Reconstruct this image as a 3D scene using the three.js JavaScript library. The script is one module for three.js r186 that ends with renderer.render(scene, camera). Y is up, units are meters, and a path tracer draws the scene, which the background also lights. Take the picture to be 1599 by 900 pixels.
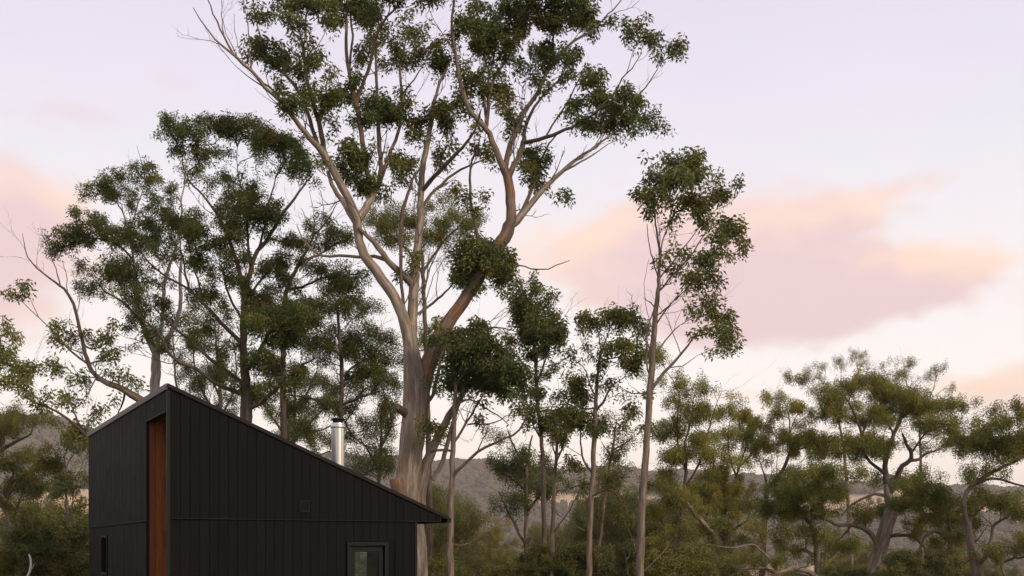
import * as THREE from 'three';
import { ImprovedNoise } from 'three/addons/math/ImprovedNoise.js';
import { mergeGeometries } from 'three/addons/utils/BufferGeometryUtils.js';
import { RoundedBoxGeometry } from 'three/addons/geometries/RoundedBoxGeometry.js';

// ---------------------------------------------------------------- camera (level, with a raised front)
const FOCAL = 1787, CENTRE = 800, HORIZON = 859, EYE = 1.6;
const scene = new THREE.Scene();
const camera = new THREE.PerspectiveCamera(2 * Math.atan(450 / FOCAL) * 180 / Math.PI, 16 / 9, 0.1, 30000);
camera.position.set(0, EYE, 0);
camera.setViewOffset(1600, 900, 0, 450 - HORIZON, 1600, 900);

const renderer = new THREE.WebGLRenderer({ antialias: true });
renderer.toneMapping = THREE.LinearToneMapping;
renderer.toneMappingExposure = 1.0;
renderer.shadowMap.enabled = true;

// ---------------------------------------------------------------- noise
const perlin = new ImprovedNoise();
const noise = (x, y, z = 0) => perlin.noise(x, y, z);
function fbm(x, y, z = 0, n = 4) { let s = 0, a = 0.5; for (let i = 0; i < n; i++) { s += a * noise(x, y, z + i * 7.3); x *= 2.03; y *= 2.03; z *= 2.03; a *= 0.5; } return s; }
const smooth = (a, b, x) => { const t = Math.min(1, Math.max(0, (x - a) / (b - a))); return t * t * (3 - 2 * t); };
const mix = (a, b, t) => a + (b - a) * t;
function seeded(s) { return () => { s = (s + 0x6d2b79f5) | 0; let t = Math.imul(s ^ (s >>> 15), 1 | s); t = (t + Math.imul(t ^ (t >>> 7), 61 | t)) ^ t; return ((t ^ (t >>> 14)) >>> 0) / 4294967296; }; }

// ---------------------------------------------------------------- sky: pale lilac dusk with rose clouds low down
const SUN = new THREE.Vector3(0.68, 0.40, 0.61).normalize();
{
  const W = 3072, H = 1536, data = new Float32Array(W * H * 4);
  // elevation in degrees, linear colour
  const ramp = [[-90, .30, .26, .22], [-1, .60, .52, .45], [0, 1.22, 1.02, .84], [3.5, 1.16, 1.03, .92], [8, 1.02, .965, .935], [13, .91, .87, .885], [19, .81, .77, .85], [26, .735, .675, .805], [45, .67, .625, .765], [90, .62, .59, .735]];
  // cloud banks: azimuth and elevation in degrees, half sizes, weight
  const banks = [
    [4.6, 14.3, 4.6, 2.0, 1.0], [7.0, 16.2, 2.2, 1.5, .55], [11.4, 14.4, 4.4, 2.8, 1.15], [14.2, 12.8, 5.0, 2.2, 1.15], [12.6, 11.4, 4.4, 1.4, .85], [8.6, 12.2, 3.6, 1.6, .8], [19.8, 12.7, 4.2, 1.55, 1.05], [16.6, 15.9, 2.4, .75, .75], [19.3, 16.7, 2.2, .45, .55],
    [11.2, 7.4, 1.7, .6, .6], [23.4, 7.4, 3.2, 1.0, .95],
    [-25.2, 14.0, 5.0, 2.7, 1.5], [-24.2, 16.2, 2.6, 1.1, .7], [-26, 10, 5, 1.4, .6], [-21.2, 19.6, 2.4, .7, .5], [-15.6, 21.0, 3.6, .9, .3], [-33, 13, 6, 2.2, 1], [31, 11, 5, 1.6, .8], [36, 16, 5, 1.0, .5],
  ];
  const LIFT = 1.145;
  const field = (az, el) => {
    const wx = az + 1.6 * fbm(az * .35, el * .6, 3.1, 3), wy = el + .8 * fbm(az * .35, el * .6, 9.7, 3);
    let s = 0;
    for (const [a, e, ra, re, w] of banks) {
      if (Math.abs(wx - a) > ra * 2.2 || Math.abs(wy - e) > re * 2.2) continue;
      const q = ((wx - a) / ra) ** 2 + ((wy - e) / re) ** 2;
      if (q < 4) s += w * (1 - q / 4) ** 3;
    }
    // the same kind of low, broken banks go on round the horizon
    const away = smooth(34, 50, Math.abs(az));
    if (away > 0 && el < 30 && el > 2) s += away * Math.max(0, fbm(az * .09, el * .22, 21.5, 3) * 3.4 - .1) * smooth(30, 18, el) * smooth(2, 6, el);
    return s + fbm(az * .5, el * .95, 1.7, 5) * .5;
  };
  for (let j = 0; j < H; j++) {
    const el = (j + .5) / H * 180 - 90;
    let k = 0; while (k < ramp.length - 2 && el > ramp[k + 1][0]) k++;
    const t = Math.min(1, Math.max(0, (el - ramp[k][0]) / (ramp[k + 1][0] - ramp[k][0])));
    const base = [1, 2, 3].map((c) => mix(ramp[k][c], ramp[k + 1][c], t));
    for (let i = 0; i < W; i++) {
      let az = ((i + .5) / W - .25) * 360; if (az > 180) az -= 360;
      let r = base[0] * LIFT, g = base[1] * LIFT, b = base[2] * LIFT;
      if (el > 0 && el < 32) {
        const veil = .03 * fbm(az * .12, el * .3, 5.5, 3);
        r *= 1 + veil * 1.2; g *= 1 + veil * .4; b *= 1 + veil * .6;
        const d = smooth(.1, .98, field(az, el));
        if (d > .002) {
          const lit = 1 - smooth(-.1, 1.5, field(az - .6, el + 1.1) + .35 * fbm(az * .7, el * 1.1, 14.2, 3));
          const far = smooth(15, 19, el);             // the small high wisps are mauve
          let cr = mix(.80, 1.02, lit), cg = mix(.585, .735, lit), cb = mix(.60, .575, lit);
          cr = mix(cr, .73, far * .85); cg = mix(cg, .61, far * .85); cb = mix(cb, .72, far * .85);
          cr *= LIFT; cg *= LIFT; cb *= LIFT; const a = d * .9;
          r = mix(r, cr, a); g = mix(g, cg, a); b = mix(b, cb, a);
        }
      }
      const o = (j * W + i) * 4; data[o] = r; data[o + 1] = g; data[o + 2] = b; data[o + 3] = 1;
    }
  }
  const sky = new THREE.DataTexture(data, W, H, THREE.RGBAFormat, THREE.FloatType);
  sky.mapping = THREE.EquirectangularReflectionMapping;
  sky.magFilter = THREE.LinearFilter; sky.minFilter = THREE.LinearFilter; sky.needsUpdate = true;
  scene.background = sky; scene.environment = sky;
}
// ---------------------------------------------------------------- the last soft, warm light low on the right
const sun = new THREE.DirectionalLight(new THREE.Color().setRGB(1, .80, .57), 2.1);
sun.position.copy(SUN).multiplyScalar(150); sun.castShadow = true; sun.shadow.radius = 30;
sun.shadow.mapSize.set(2048, 2048);
Object.assign(sun.shadow.camera, { left: -60, right: 60, top: 60, bottom: -60, near: 1, far: 400 });
scene.add(sun);

scene.fog = new THREE.FogExp2(new THREE.Color().setRGB(.95, .86, .76), .00012);

// ---------------------------------------------------------------- helpers
const lin = (r, g, b) => new THREE.Color().setRGB(r, g, b);
const taken = new Map();
function numbered(name) { const n = taken.get(name) || 0; taken.set(name, n + 1); return n ? `${name}_${String(n).padStart(3, '0')}` : name; }
function tag(o, label, category, group, kind) { Object.assign(o.userData, { label, category }); if (group) o.userData.group = group; if (kind) o.userData.kind = kind; return o; }
function thing(name, label, category, group) { const o = new THREE.Group(); o.name = numbered(name); scene.add(o); return tag(o, label, category, group); }
function part(name, geometry, material, parent) { const m = new THREE.Mesh(geometry, material); m.name = name; m.castShadow = m.receiveShadow = true; parent.add(m); return m; }
function place(x, y, depth) { return new THREE.Vector3((x - CENTRE) / FOCAL * depth, EYE + (HORIZON - y) / FOCAL * depth, -depth); }

// tileable fractal value noise for the computed textures
function tileNoise(W, H, fx, fy, seed, octaves = 4) {
  const rnd = seeded(seed), out = new Float32Array(W * H); let amp = 1, total = 0;
  for (let o = 0; o < octaves; o++) {
    const nx = Math.round(fx * 2 ** o), ny = Math.round(fy * 2 ** o), g = new Float32Array(nx * ny); for (let i = 0; i < g.length; i++) g[i] = rnd();
    for (let y = 0; y < H; y++) {
      const v = y / H * ny, y0 = Math.floor(v), ty = v - y0, sy = ty * ty * (3 - 2 * ty), r0 = (y0 % ny) * nx, r1 = ((y0 + 1) % ny) * nx;
      for (let x = 0; x < W; x++) {
        const u = x / W * nx, x0 = Math.floor(u), tx = u - x0, sx = tx * tx * (3 - 2 * tx), a = x0 % nx, b = (x0 + 1) % nx;
        out[y * W + x] += amp * mix(mix(g[r0 + a], g[r0 + b], sx), mix(g[r1 + a], g[r1 + b], sx), sy);
      }
    }
    total += amp; amp *= .55;
  }
  for (let i = 0; i < out.length; i++) out[i] /= total;
  return out;
}
function texture(W, H, f, colour = true, repeat = [1, 1]) {
  const d = new Uint8Array(W * H * 4), s = (v) => Math.round(255 * Math.min(1, Math.max(0, colour ? (v <= .0031308 ? v * 12.92 : 1.055 * v ** (1 / 2.4) - .055) : v)));
  for (let i = 0; i < W * H; i++) { const c = f(i); d[i * 4] = s(c[0]); d[i * 4 + 1] = s(c[1]); d[i * 4 + 2] = s(c[2]); d[i * 4 + 3] = 255; }
  const t = new THREE.DataTexture(d, W, H); t.wrapS = t.wrapT = THREE.RepeatWrapping; t.magFilter = THREE.LinearFilter; t.minFilter = THREE.LinearMipmapLinearFilter; t.generateMipmaps = true;
  if (colour) t.colorSpace = THREE.SRGBColorSpace; t.repeat.set(...repeat); t.needsUpdate = true; return t;
}
// ---------------------------------------------------------------- the land: the cabin's knoll, a valley of bush and dry paddocks, wooded hills
const ridgeHeight = (az) => {                                  // height over distance of the skyline, by bearing in degrees
  const pts = [[-60, .075], [-34, .088], [-24, .098], [-22.3, .1035], [-20, .092], [-14, .082], [-6, .074], [4, .066], [12, .061], [16, .052], [18.5, .056], [21, .049], [24, .044], [40, .06], [70, .07]];
  if (az <= pts[0][0]) return pts[0][1]; for (let i = 1; i < pts.length; i++) if (az < pts[i][0]) return mix(pts[i - 1][1], pts[i][1], (az - pts[i - 1][0]) / (pts[i][0] - pts[i - 1][0]));
  return .07;
};
function landHeight(x, z) {
  const d = Math.hypot(x, z), D = -z;
  const knoll = D < 22 ? 0 : D < 120 ? -(D - 22) * .045 - Math.max(0, D - 45) * .03 : -(98 * .045 + 75 * .03) - (D - 120) * .11;
  let h = Math.max(knoll, -34 + 1.5 * fbm(x * .004, z * .004, 2.2, 3));
  if (z > 0) h = -Math.max(0, z - 30) * .02;
  h += (d > 25 ? Math.min(1, (d - 25) / 80) : 0) * 1.2 * fbm(x * .02, z * .02, 4.4, 3);
  const az = Math.atan2(x, D) * 180 / Math.PI;
  if (D > 0) {
    const foot = smooth(1500, 3300, d + 260 * fbm(x * .0011, z * .0011, 8.1, 3));
    const top = (ridgeHeight(az + 1.2 * fbm(az * .12, 3.3, 1, 2)) + .012 * fbm(az * .33, 7.1, 2, 3)) * 3300 + 34;
    h += foot * top * (1 + .10 * fbm(x * .0021, z * .0021, 6.6, 4));
    h -= smooth(3500, 4900, d) * top * .9;
    // a lower spur in front, on the left
    h += 88 * Math.exp(-(((az + 20.5) / 7) ** 2)) * Math.exp(-(((d - 1750) / 330) ** 2)) * (1 + .3 * fbm(x * .004, z * .004, 3, 3));
  } else h += smooth(500, 4000, d) * 120;
  return h;
}
const paddock = (x, z) => {                                     // 0 bush .. 1 dry grass
  const d = Math.hypot(x, z), az = Math.atan2(x, -z) * 180 / Math.PI;
  if (z > 40 || d < 300) return 0;
  const n = fbm(x * .0021, z * .0042, 11.2, 4);
  const floor = smooth(.0, .06, n + .05 + (az > 17 ? .2 : 0)) * smooth(1150, 1350, d) * smooth(1950, 1800, d);
  const slope = smooth(.02, .07, n * .8 + .16 * Math.exp(-(((d - 2420) / 150) ** 2)) - .03) * smooth(2150, 2260, d) * smooth(2680, 2580, d) * smooth(-2, 3, az);
  return Math.max(floor, slope);
};
{
  const stretch = (n, near, far) => { const a = []; for (let i = -n; i <= n; i++) { const t = i / n, s = Math.sign(t); a.push(s * (near * Math.abs(t) * n * .25 + far * Math.abs(t) ** 3.4)); } return a; };
  const xs = stretch(150, 6, 5200), zs = stretch(170, 6, 5200), nx = xs.length, nz = zs.length;
  const p = new Float32Array(nx * nz * 3), c = new Float32Array(nx * nz * 3), uv = new Float32Array(nx * nz * 2), idx = [];
  for (let j = 0; j < nz; j++) for (let i = 0; i < nx; i++) {
    const k = j * nx + i, x = xs[i], z = zs[j], h = landHeight(x, z); p.set([x, h, z], k * 3); uv.set([x / 6, z / 6], k * 2);
    const f = paddock(x, z), d = Math.hypot(x, z), n = fbm(x * .05, z * .05, 1, 3);
    const near = [mix(.085, .15, n + .5), mix(.075, .12, n + .5), .042], bush = [.075, .072, .042], dry = [.56, .40, .22];
    const b = smooth(60, 220, d); c.set([0, 1, 2].map((q) => mix(mix(near[q], bush[q], b), dry[q], f)), k * 3);
    if (i < nx - 1 && j < nz - 1) idx.push(k, k + nx, k + 1, k + 1, k + nx, k + nx + 1);
  }
  const g = new THREE.BufferGeometry(); g.setAttribute('position', new THREE.BufferAttribute(p, 3)); g.setAttribute('color', new THREE.BufferAttribute(c, 3)); g.setAttribute('uv', new THREE.BufferAttribute(uv, 2)); g.setIndex(idx); g.computeVertexNormals();
  const tn = tileNoise(256, 256, 10, 10, 5, 5);
  const tone = texture(256, 256, (i) => { const v = .45 + .9 * tn[i]; return [v, v * .98, v * .93]; });
  const m = new THREE.MeshStandardMaterial({ vertexColors: true, roughness: 1, map: tone, bumpMap: texture(256, 256, (i) => [tn[i], tn[i], tn[i]], false), bumpScale: .08 });
  const ground = new THREE.Mesh(g, m); ground.name = 'ground'; ground.receiveShadow = ground.castShadow = true; ground.userData = { kind: 'structure', label: 'sloping bushland, dry valley paddocks and wooded hills', category: 'ground' }; scene.add(ground);
}
// the far woods, which read as one mass
{
  const rnd = seeded(77), g0 = new THREE.IcosahedronGeometry(1, 2), pos = g0.attributes.position;
  for (let i = 0; i < pos.count; i++) { const x = pos.getX(i), y = pos.getY(i), z = pos.getZ(i), s = 1 + .75 * fbm(x * 1.9 + 3, y * 1.9, z * 1.9, 3); pos.setXYZ(i, x * s, (y * .95 + .25) * s, z * s); }
  g0.computeVertexNormals();
  const spots = [];
  const put = (n, d0, d1, pw, s0, s1) => { for (let k = 0, tries = 0; k < n && tries < n * 6; tries++) {
    const d = d0 + (d1 - d0) * rnd() ** pw, az = (-31 + 62 * rnd()) * Math.PI / 180, x = Math.sin(az) * d, z = -Math.cos(az) * d;
    if (paddock(x, z) > .25 && rnd() > .03) continue;
    if (fbm(x * .006, z * .006, 4, 2) < -.22) continue;
    const s = s0 + (s1 - s0) * rnd(); spots.push([x, landHeight(x, z), z, s]); k++;
  } };
  put(30000, 1250, 3750, .75, 4.5, 9); put(9000, 230, 1300, .8, 2.4, 4.6);
  const m = new THREE.InstancedMesh(g0, new THREE.MeshStandardMaterial({ roughness: 1 }), spots.length), M = new THREE.Matrix4(), q = new THREE.Quaternion(), c = new THREE.Color();
  spots.forEach(([x, y, z, s], i) => {
    q.setFromAxisAngle(new THREE.Vector3(0, 1, 0), rnd() * 6.3); M.compose(new THREE.Vector3(x, y + s * .45, z), q, new THREE.Vector3(s, s * (.8 + .5 * rnd()), s)); m.setMatrixAt(i, M);
    const v = .7 + .6 * rnd(); m.setColorAt(i, c.setRGB(.078 * v + .012 * rnd(), .076 * v, .046 * v));
  });
  m.name = 'distant_forest'; tag(m, 'hazy grey green woods covering the valley and the far hills', 'forest', null, 'stuff'); m.castShadow = m.receiveShadow = true; scene.add(m);
}
// ---------------------------------------------------------------- the cabin: black boards, a single-pitch roof, a cedar-lined porch slot
{
  const cabin = thing('cabin', 'black timber clad cabin with a steep single pitch roof and cedar lined porch slot', 'cabin');
  cabin.position.set(-5.95, 0, -19.9); cabin.rotation.y = Math.atan2(.471, .882);
  const LONG = 9.5, WIDE = 4.64, SEAM = 2.16, TOP = 4.47, FALL = .4167, EAVE = 5.13, BASE = -.5, T = .12;
  const roofAt = (x) => TOP - FALL * x;

  // grain for the stained boards: fine streaks along the board, uv in metres
  const gn = tileNoise(256, 512, 60, 3, 31, 4), gw = tileNoise(256, 512, 5, 4, 32, 4);
  const grainMap = texture(256, 512, (i) => { const v = .62 + .55 * gn[i] + .35 * (gw[i] - .5); return [v, v, v * .97]; }, true);
  const grainBump = texture(256, 512, (i) => [gn[i], gn[i], gn[i]], false);
  const grainRough = texture(256, 512, (i) => { const v = .8 + .25 * (gw[i] - .5) + .15 * (gn[i] - .5); return [v, v, v]; }, false);
  const black = [[.0066, .0070, .0068], [.0058, .0062, .0061], [.0078, .0081, .0076], [.0063, .0067, .0065]].map((c) => new THREE.MeshPhysicalMaterial({ color: lin(...c), map: grainMap, specularIntensity: .16, roughness: .8, roughnessMap: grainRough, bumpMap: grainBump, bumpScale: .0015 }));
  const cn = tileNoise(256, 512, 26, 2, 41, 5), cw = tileNoise(256, 512, 4, 3, 42, 4);
  const cedarMap = texture(256, 512, (i) => { const v = .5 + .75 * cn[i] + .5 * (cw[i] - .5); return [v, v * (.9 + .2 * cw[i]), v * .85]; });
  const cedar = [[.25, .080, .022], [.20, .060, .017], [.29, .098, .027]].map((c) => new THREE.MeshPhysicalMaterial({ color: lin(...c), map: cedarMap, roughness: .5, bumpMap: grainBump, bumpScale: .001 }));
  const dark = new THREE.MeshPhysicalMaterial({ color: lin(.0078, .008, .0077), roughness: .85, specularIntensity: .2 });
  const trim = new THREE.MeshPhysicalMaterial({ color: lin(.010, .010, .0096), roughness: .55, specularIntensity: .3 });
  const cap = new THREE.MeshStandardMaterial({ color: lin(.10, .097, .09), roughness: .5, metalness: .35 });
  const roofing = new THREE.MeshStandardMaterial({ color: lin(.03, .03, .029), roughness: .5, metalness: .3 });
  const plaster = new THREE.MeshStandardMaterial({ color: lin(.22, .2, .17), roughness: .9 });
  const glass = new THREE.MeshPhysicalMaterial({ color: lin(.9, .95, .93), roughness: .02, transmission: 1, thickness: 0, ior: 1.52 });

  const poly = (pts, depth, holes = []) => {                     // an upright sheet in x, y that goes back from z = 0
    const s = new THREE.Shape(pts.map((p) => new THREE.Vector2(...p))); for (const h of holes) s.holes.push(new THREE.Path(h.map((p) => new THREE.Vector2(...p))));
    const g = new THREE.ExtrudeGeometry(s, { depth, bevelEnabled: false }); g.translate(0, 0, -depth); return g;
  };
  const rect = (a, b, c, d) => [[a, c], [b, c], [b, d], [a, d]];
  const box = (a, b, c, d, e, f, r = .003) => { const g = r ? new RoundedBoxGeometry(b - a, d - c, f - e, 1, r) : new THREE.BoxGeometry(b - a, d - c, f - e); g.translate((a + b) / 2, (c + d) / 2, (e + f) / 2); return g; };
  // a board whose top follows the roof; chamfered at both long edges so that the joints read as grooves
  function board(x0, x1, y0, yTop, zBack, zFront, u = 0) {
    const c = .004, y = [yTop(x0), yTop(x1)], lerp = (x) => mix(y[0], y[1], (x - x0) / (x1 - x0));
    const prof = [[x0, zBack], [x0, zFront - c], [x0 + c, zFront], [x1 - c, zFront], [x1, zFront - c], [x1, zBack]];
    const P = [], UV = [], I = [];
    const quad = (a, b, cc, d) => { const k = P.length / 3; for (const v of [a, b, cc, d]) { P.push(...v); UV.push(v[0] + v[2] + u, v[1] + u * 3.7); } I.push(k, k + 1, k + 2, k, k + 2, k + 3); };
    for (let i = 0; i < prof.length - 1; i++) { const [xa, za] = prof[i], [xb, zb] = prof[i + 1]; quad([xa, y0, za], [xb, y0, zb], [xb, lerp(xb), zb], [xa, lerp(xa), za]); }
    quad([x0, y0, zBack], [x1, y0, zBack], [x1, y0, zFront - c], [x0, y0, zFront - c]);
    quad([x0, lerp(x0), zFront - c], [x1, lerp(x1), zFront - c], [x1, lerp(x1), zBack], [x0, lerp(x0), zBack]);
    const g = new THREE.BufferGeometry(); g.setAttribute('position', new THREE.Float32BufferAttribute(P, 3)); g.setAttribute('uv', new THREE.Float32BufferAttribute(UV, 2)); g.setIndex(I); return g;
  }
  const flat = (g) => { const n = g.index ? g.toNonIndexed() : g; n.computeVertexNormals(); return n; };
  const rnd = seeded(9);
  const clad = (parent, x0, x1, y0, yTop, z, cut, turn) => {     // boards side by side; cut(xa, xb) lists the spans of height left over by openings
    const pitch = .168;
    for (let x = x0; x < x1 - .02; x += pitch) {
      const a = x + .0015, b = Math.min(x + pitch, x1) - .0015, tall = Math.min(yTop(a), yTop(b)); if (tall - y0 < .02) continue;
      const spans = cut ? cut(a, b, y0, tall) : [[y0, null]];
      for (const [s, e] of spans) {
        const g = board(a, b, s, e === null ? yTop : () => e, z, z + .02 + .0035 * rnd(), rnd() * 9), m = part('board', flat(g), black[Math.floor(rnd() * 4)], parent);
        if (turn) m.applyMatrix4(turn);
      }
    }
  };
  // gable wall, towards us
  const WIN = [3.40, 3.885, .78, 1.56], FRAME = [3.30, 3.985, .68, 1.68];
  const gable = part('gable_wall', poly([[.0, BASE], [WIDE, BASE], [WIDE, SEAM], [EAVE, SEAM + .02], [EAVE, roofAt(EAVE) - .07], [0, TOP - .07]], T, [rect(FRAME[0], FRAME[1], FRAME[2], FRAME[3])]), dark, cabin);
  const aroundWindow = (a, b, s, e) => (b < FRAME[0] - .07 || a > FRAME[1] + .07) ? [[s, null]] : [[s, FRAME[2] - .08], [FRAME[3] + .08, null]];
  clad(gable, .0, WIDE, BASE, () => SEAM - .03, .0, aroundWindow);
  clad(gable, .0, EAVE, SEAM, (x) => roofAt(x) - .068, .022);
  part('flashing', box(-.03, EAVE + .004, SEAM - .022, SEAM - .004, 0, .056), trim, gable);
  part('corner_trim', box(-.055, -.002, BASE, TOP - .09, -.05, .047), trim, gable);
  part('corner_trim', box(WIDE - .03, WIDE + .018, BASE, SEAM - .026, -.05, .034), trim, gable);
  part('eave_end', box(EAVE + .002, EAVE + .03, SEAM - .02, roofAt(EAVE + .03) - .07, -.1, .046), trim, gable);
  // window in the gable: trim, frame, sash and pane
  const win = part('window', mergeGeometries([box(FRAME[0] - .07, FRAME[1] + .07, FRAME[3], FRAME[3] + .07, .002, .05), box(FRAME[0] - .07, FRAME[1] + .07, FRAME[2] - .07, FRAME[2], .002, .05), box(FRAME[0] - .07, FRAME[0], FRAME[2] + .001, FRAME[3] - .001, .002, .048), box(FRAME[1], FRAME[1] + .07, FRAME[2] + .001, FRAME[3] - .001, .002, .048)]), trim, cabin);
  part('frame', mergeGeometries([box(FRAME[0] + .002, WIN[0], FRAME[2] + .002, FRAME[3] - .002, -.09, -.02), box(WIN[1], FRAME[1] - .002, FRAME[2] + .002, FRAME[3] - .002, -.09, -.02), box(WIN[0] + .001, WIN[1] - .001, WIN[3], FRAME[3] - .002, -.09, -.022), box(WIN[0] + .001, WIN[1] - .001, FRAME[2] + .002, WIN[2], -.09, -.022)]), trim, win);
  part('pane', box(WIN[0] + .002, WIN[1] - .002, WIN[2] + .002, WIN[3] - .002, -.052, -.048, 0), glass, win);
  // louvred vent
  const vent = part('vent', mergeGeometries([box(2.30, 2.50, 2.475, 2.50, .046, .075), box(2.30, 2.50, 2.29, 2.31, .046, .075), box(2.30, 2.318, 2.311, 2.474, .046, .072), box(2.482, 2.50, 2.311, 2.474, .046, .072)]), trim, cabin);
  for (let k = 0; k < 5; k++) { const g = new THREE.BoxGeometry(.162, .034, .006); g.rotateX(-.6); g.translate(2.40, 2.328 + k * .031, .062); part('slat', g, trim, vent); }

  // long wall, on the left: built along +x and turned so that it runs back from the corner and faces left
  const turn = new THREE.Matrix4().makeRotationY(-Math.PI / 2).multiply(new THREE.Matrix4().makeTranslation(-LONG, 0, 0));   // x' = LONG - s
  const S = (s) => LONG - s;
  const SLOT = [.13, 1.90, 4.04], LW = [6.72, 7.48, 1.08, 1.88];
  const longWall = part('long_wall', poly([[0, BASE], [S(SLOT[1]), BASE], [S(SLOT[1]), SLOT[2]], [S(SLOT[0]), SLOT[2]], [S(SLOT[0]), BASE], [LONG - T, BASE], [LONG - T, TOP - .07], [0, TOP - .07]], T, [rect(S(LW[1]), S(LW[0]), LW[2], LW[3])]), dark, cabin);
  longWall.applyMatrix4(turn);
  const cutLeft = (a, b, s, e) => {
    if (b > S(SLOT[1]) + .005 && a < S(SLOT[0]) - .005) return s < SLOT[2] && e > SLOT[2] ? [[SLOT[2] + .004, null]] : [];
    if (b > S(LW[1]) - .05 && a < S(LW[0]) + .05 && s < LW[2]) return [[s, LW[2] - .06], [LW[3] + .06, null]];
    return [[s, null]];
  };
  clad(longWall, 0, S(SLOT[1]), BASE, () => SEAM - .03, .0, cutLeft); clad(longWall, S(SLOT[0]), LONG, BASE, () => SEAM - .03, .0);
  clad(longWall, 0, S(SLOT[1]), SEAM, () => TOP - .072, .022, cutLeft); clad(longWall, S(SLOT[1]), S(SLOT[0]), SLOT[2] - .02, () => TOP - .072, .022); clad(longWall, S(SLOT[0]), LONG, SEAM, () => TOP - .072, .022);
  part('flashing', box(.0, S(SLOT[1]) - .002, SEAM - .022, SEAM - .004, 0, .056), trim, longWall);
  part('slot_trim', box(S(SLOT[1]) - .012, S(SLOT[1]) + .012, BASE, SLOT[2] - .01, -.05, .058), trim, longWall);
  part('slot_trim', box(S(SLOT[1]) - .012, S(SLOT[0]) + .01, SLOT[2] - .03, SLOT[2] - .008, -.1, .056), trim, longWall);
  const lw = part('window', mergeGeometries([box(S(LW[1]) - .05, S(LW[0]) + .05, LW[3], LW[3] + .05, .002, .05), box(S(LW[1]) - .05, S(LW[0]) + .05, LW[2] - .05, LW[2], .002, .05), box(S(LW[1]) - .05, S(LW[1]), LW[2] + .001, LW[3] - .001, .002, .048), box(S(LW[0]), S(LW[0]) + .05, LW[2] + .001, LW[3] - .001, .002, .048)]), trim, cabin);
  lw.applyMatrix4(turn);
  part('pane', box(S(LW[1]) + .002, S(LW[0]) - .002, LW[2] + .002, LW[3] - .002, -.04, -.036, 0), glass, lw);

  // the porch slot behind the opening, lined with cedar
  const DEEP = .56, porch = part('porch', mergeGeometries([box(T + .001, DEEP, BASE, SLOT[2] + .06, -SLOT[1] - .11, -SLOT[1] - .03, 0), box(DEEP + .002, DEEP + .08, BASE, SLOT[2] + .06, -SLOT[1] - .03, -T - .01, 0), box(T + .001, DEEP + .001, SLOT[2] + .03, SLOT[2] + .055, -SLOT[1] - .025, -T - .01, 0)]), dark, cabin);
  for (let x = .004; x < DEEP - .02; x += .118) part('lining_board', flat(board(x + .002, Math.min(x + .118, DEEP) - .002, BASE, () => SLOT[2] + .002, -SLOT[1] + .002, -SLOT[1] + .020 + .002 * rnd(), rnd() * 9)), cedar[Math.floor(rnd() * 3)], porch);
  for (let s = SLOT[0] + .01; s < SLOT[1] - .03; s += .118) { const g = flat(board(s, Math.min(s + .114, SLOT[1] - .03), BASE, () => SLOT[2], 0, .02, rnd() * 9)); g.rotateY(-Math.PI / 2); g.translate(DEEP, 0, -SLOT[1] - .03); part('lining_board', g, cedar[Math.floor(rnd() * 3)], porch); }
  for (let s = SLOT[0]; s < SLOT[1] - .05; s += .118) part('soffit_board', box(T + .002, DEEP - .02, SLOT[2] + .006, SLOT[2] + .026, -s - .116, -s - .002), cedar[1], porch);
  part('deck', box(-.6, DEEP - .03, BASE, -.12, -SLOT[1] - .02, -.06), dark, porch);

  // the other two walls, floor and room
  const eave = part('eave_wall', (() => { const g = poly(rect(T, LONG - T, BASE, SEAM + .02), T, [rect(2.32, 3.35, .55, 1.95)]); g.rotateY(Math.PI / 2); g.translate(WIDE, 0, 0); return g; })(), black[0], cabin);
  part('window', mergeGeometries([box(WIDE - .08, WIDE - .02, .56, .61, -3.34, -2.33), box(WIDE - .08, WIDE - .02, 1.89, 1.94, -3.34, -2.33), box(WIDE - .078, WIDE - .022, .611, 1.889, -3.34, -3.29), box(WIDE - .078, WIDE - .022, .611, 1.889, -2.38, -2.33)]), trim, eave);
  part('pane', box(WIDE - .052, WIDE - .048, .612, 1.888, -3.288, -2.382, 0), glass, eave);
  part('rear_wall', (() => { const g = poly([[0, BASE], [WIDE, BASE], [WIDE, SEAM], [EAVE, SEAM + .02], [EAVE, roofAt(EAVE) - .07], [0, TOP - .07]], T); g.translate(0, 0, -LONG + T); return g; })(), black[1], cabin);
  part('soffit', box(WIDE + .002, EAVE - .002, SEAM + .022, SEAM + .05, -LONG + T, -T - .001, 0), dark, cabin);
  part('floor', box(T + .002, WIDE - T - .002, BASE, .02, -LONG + T + .002, -SLOT[1] - .13, 0), plaster, cabin);
  part('partition', box(DEEP + .09, WIDE - T - .004, .03, 2.1, -4.3, -4.22, 0), plaster, cabin);

  // roof: a thin sloping sheet with ribs, capped along the high side and the rake
  const ang = Math.atan(FALL), len = 5.36 / Math.cos(ang), slope = (g) => { g.rotateZ(-ang); g.translate(-.07 * 0, TOP, 0); return g; };
  const roof = part('roof', slope(box(-.045, len - .045, -.066, -.012, -LONG - .05, .06, 0)), roofing, cabin);
  for (let s = .45; s < LONG; s += .45) part('rib', slope(box(.05, len - .06, -.011, .018, -s - .012, -s + .012)), roofing, roof);
  part('ridge_cap', (() => box(-.075, -.046, TOP - .085, TOP + .02, -LONG - .06, .045))(), cap, roof);
  part('barge_cap', slope(box(-.05, len - .04, -.07, -.004, .0615, .08)), trim, roof);
  part('gutter', (() => { const x = 5.30; return box(x - .02, x + .07, roofAt(x) - .13, roofAt(x) - .045, -LONG - .05, .05); })(), trim, roof);

  // stainless flue
  const steel = new THREE.MeshPhysicalMaterial({ color: lin(.62, .6, .57), metalness: 1, roughness: .34 });
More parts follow.
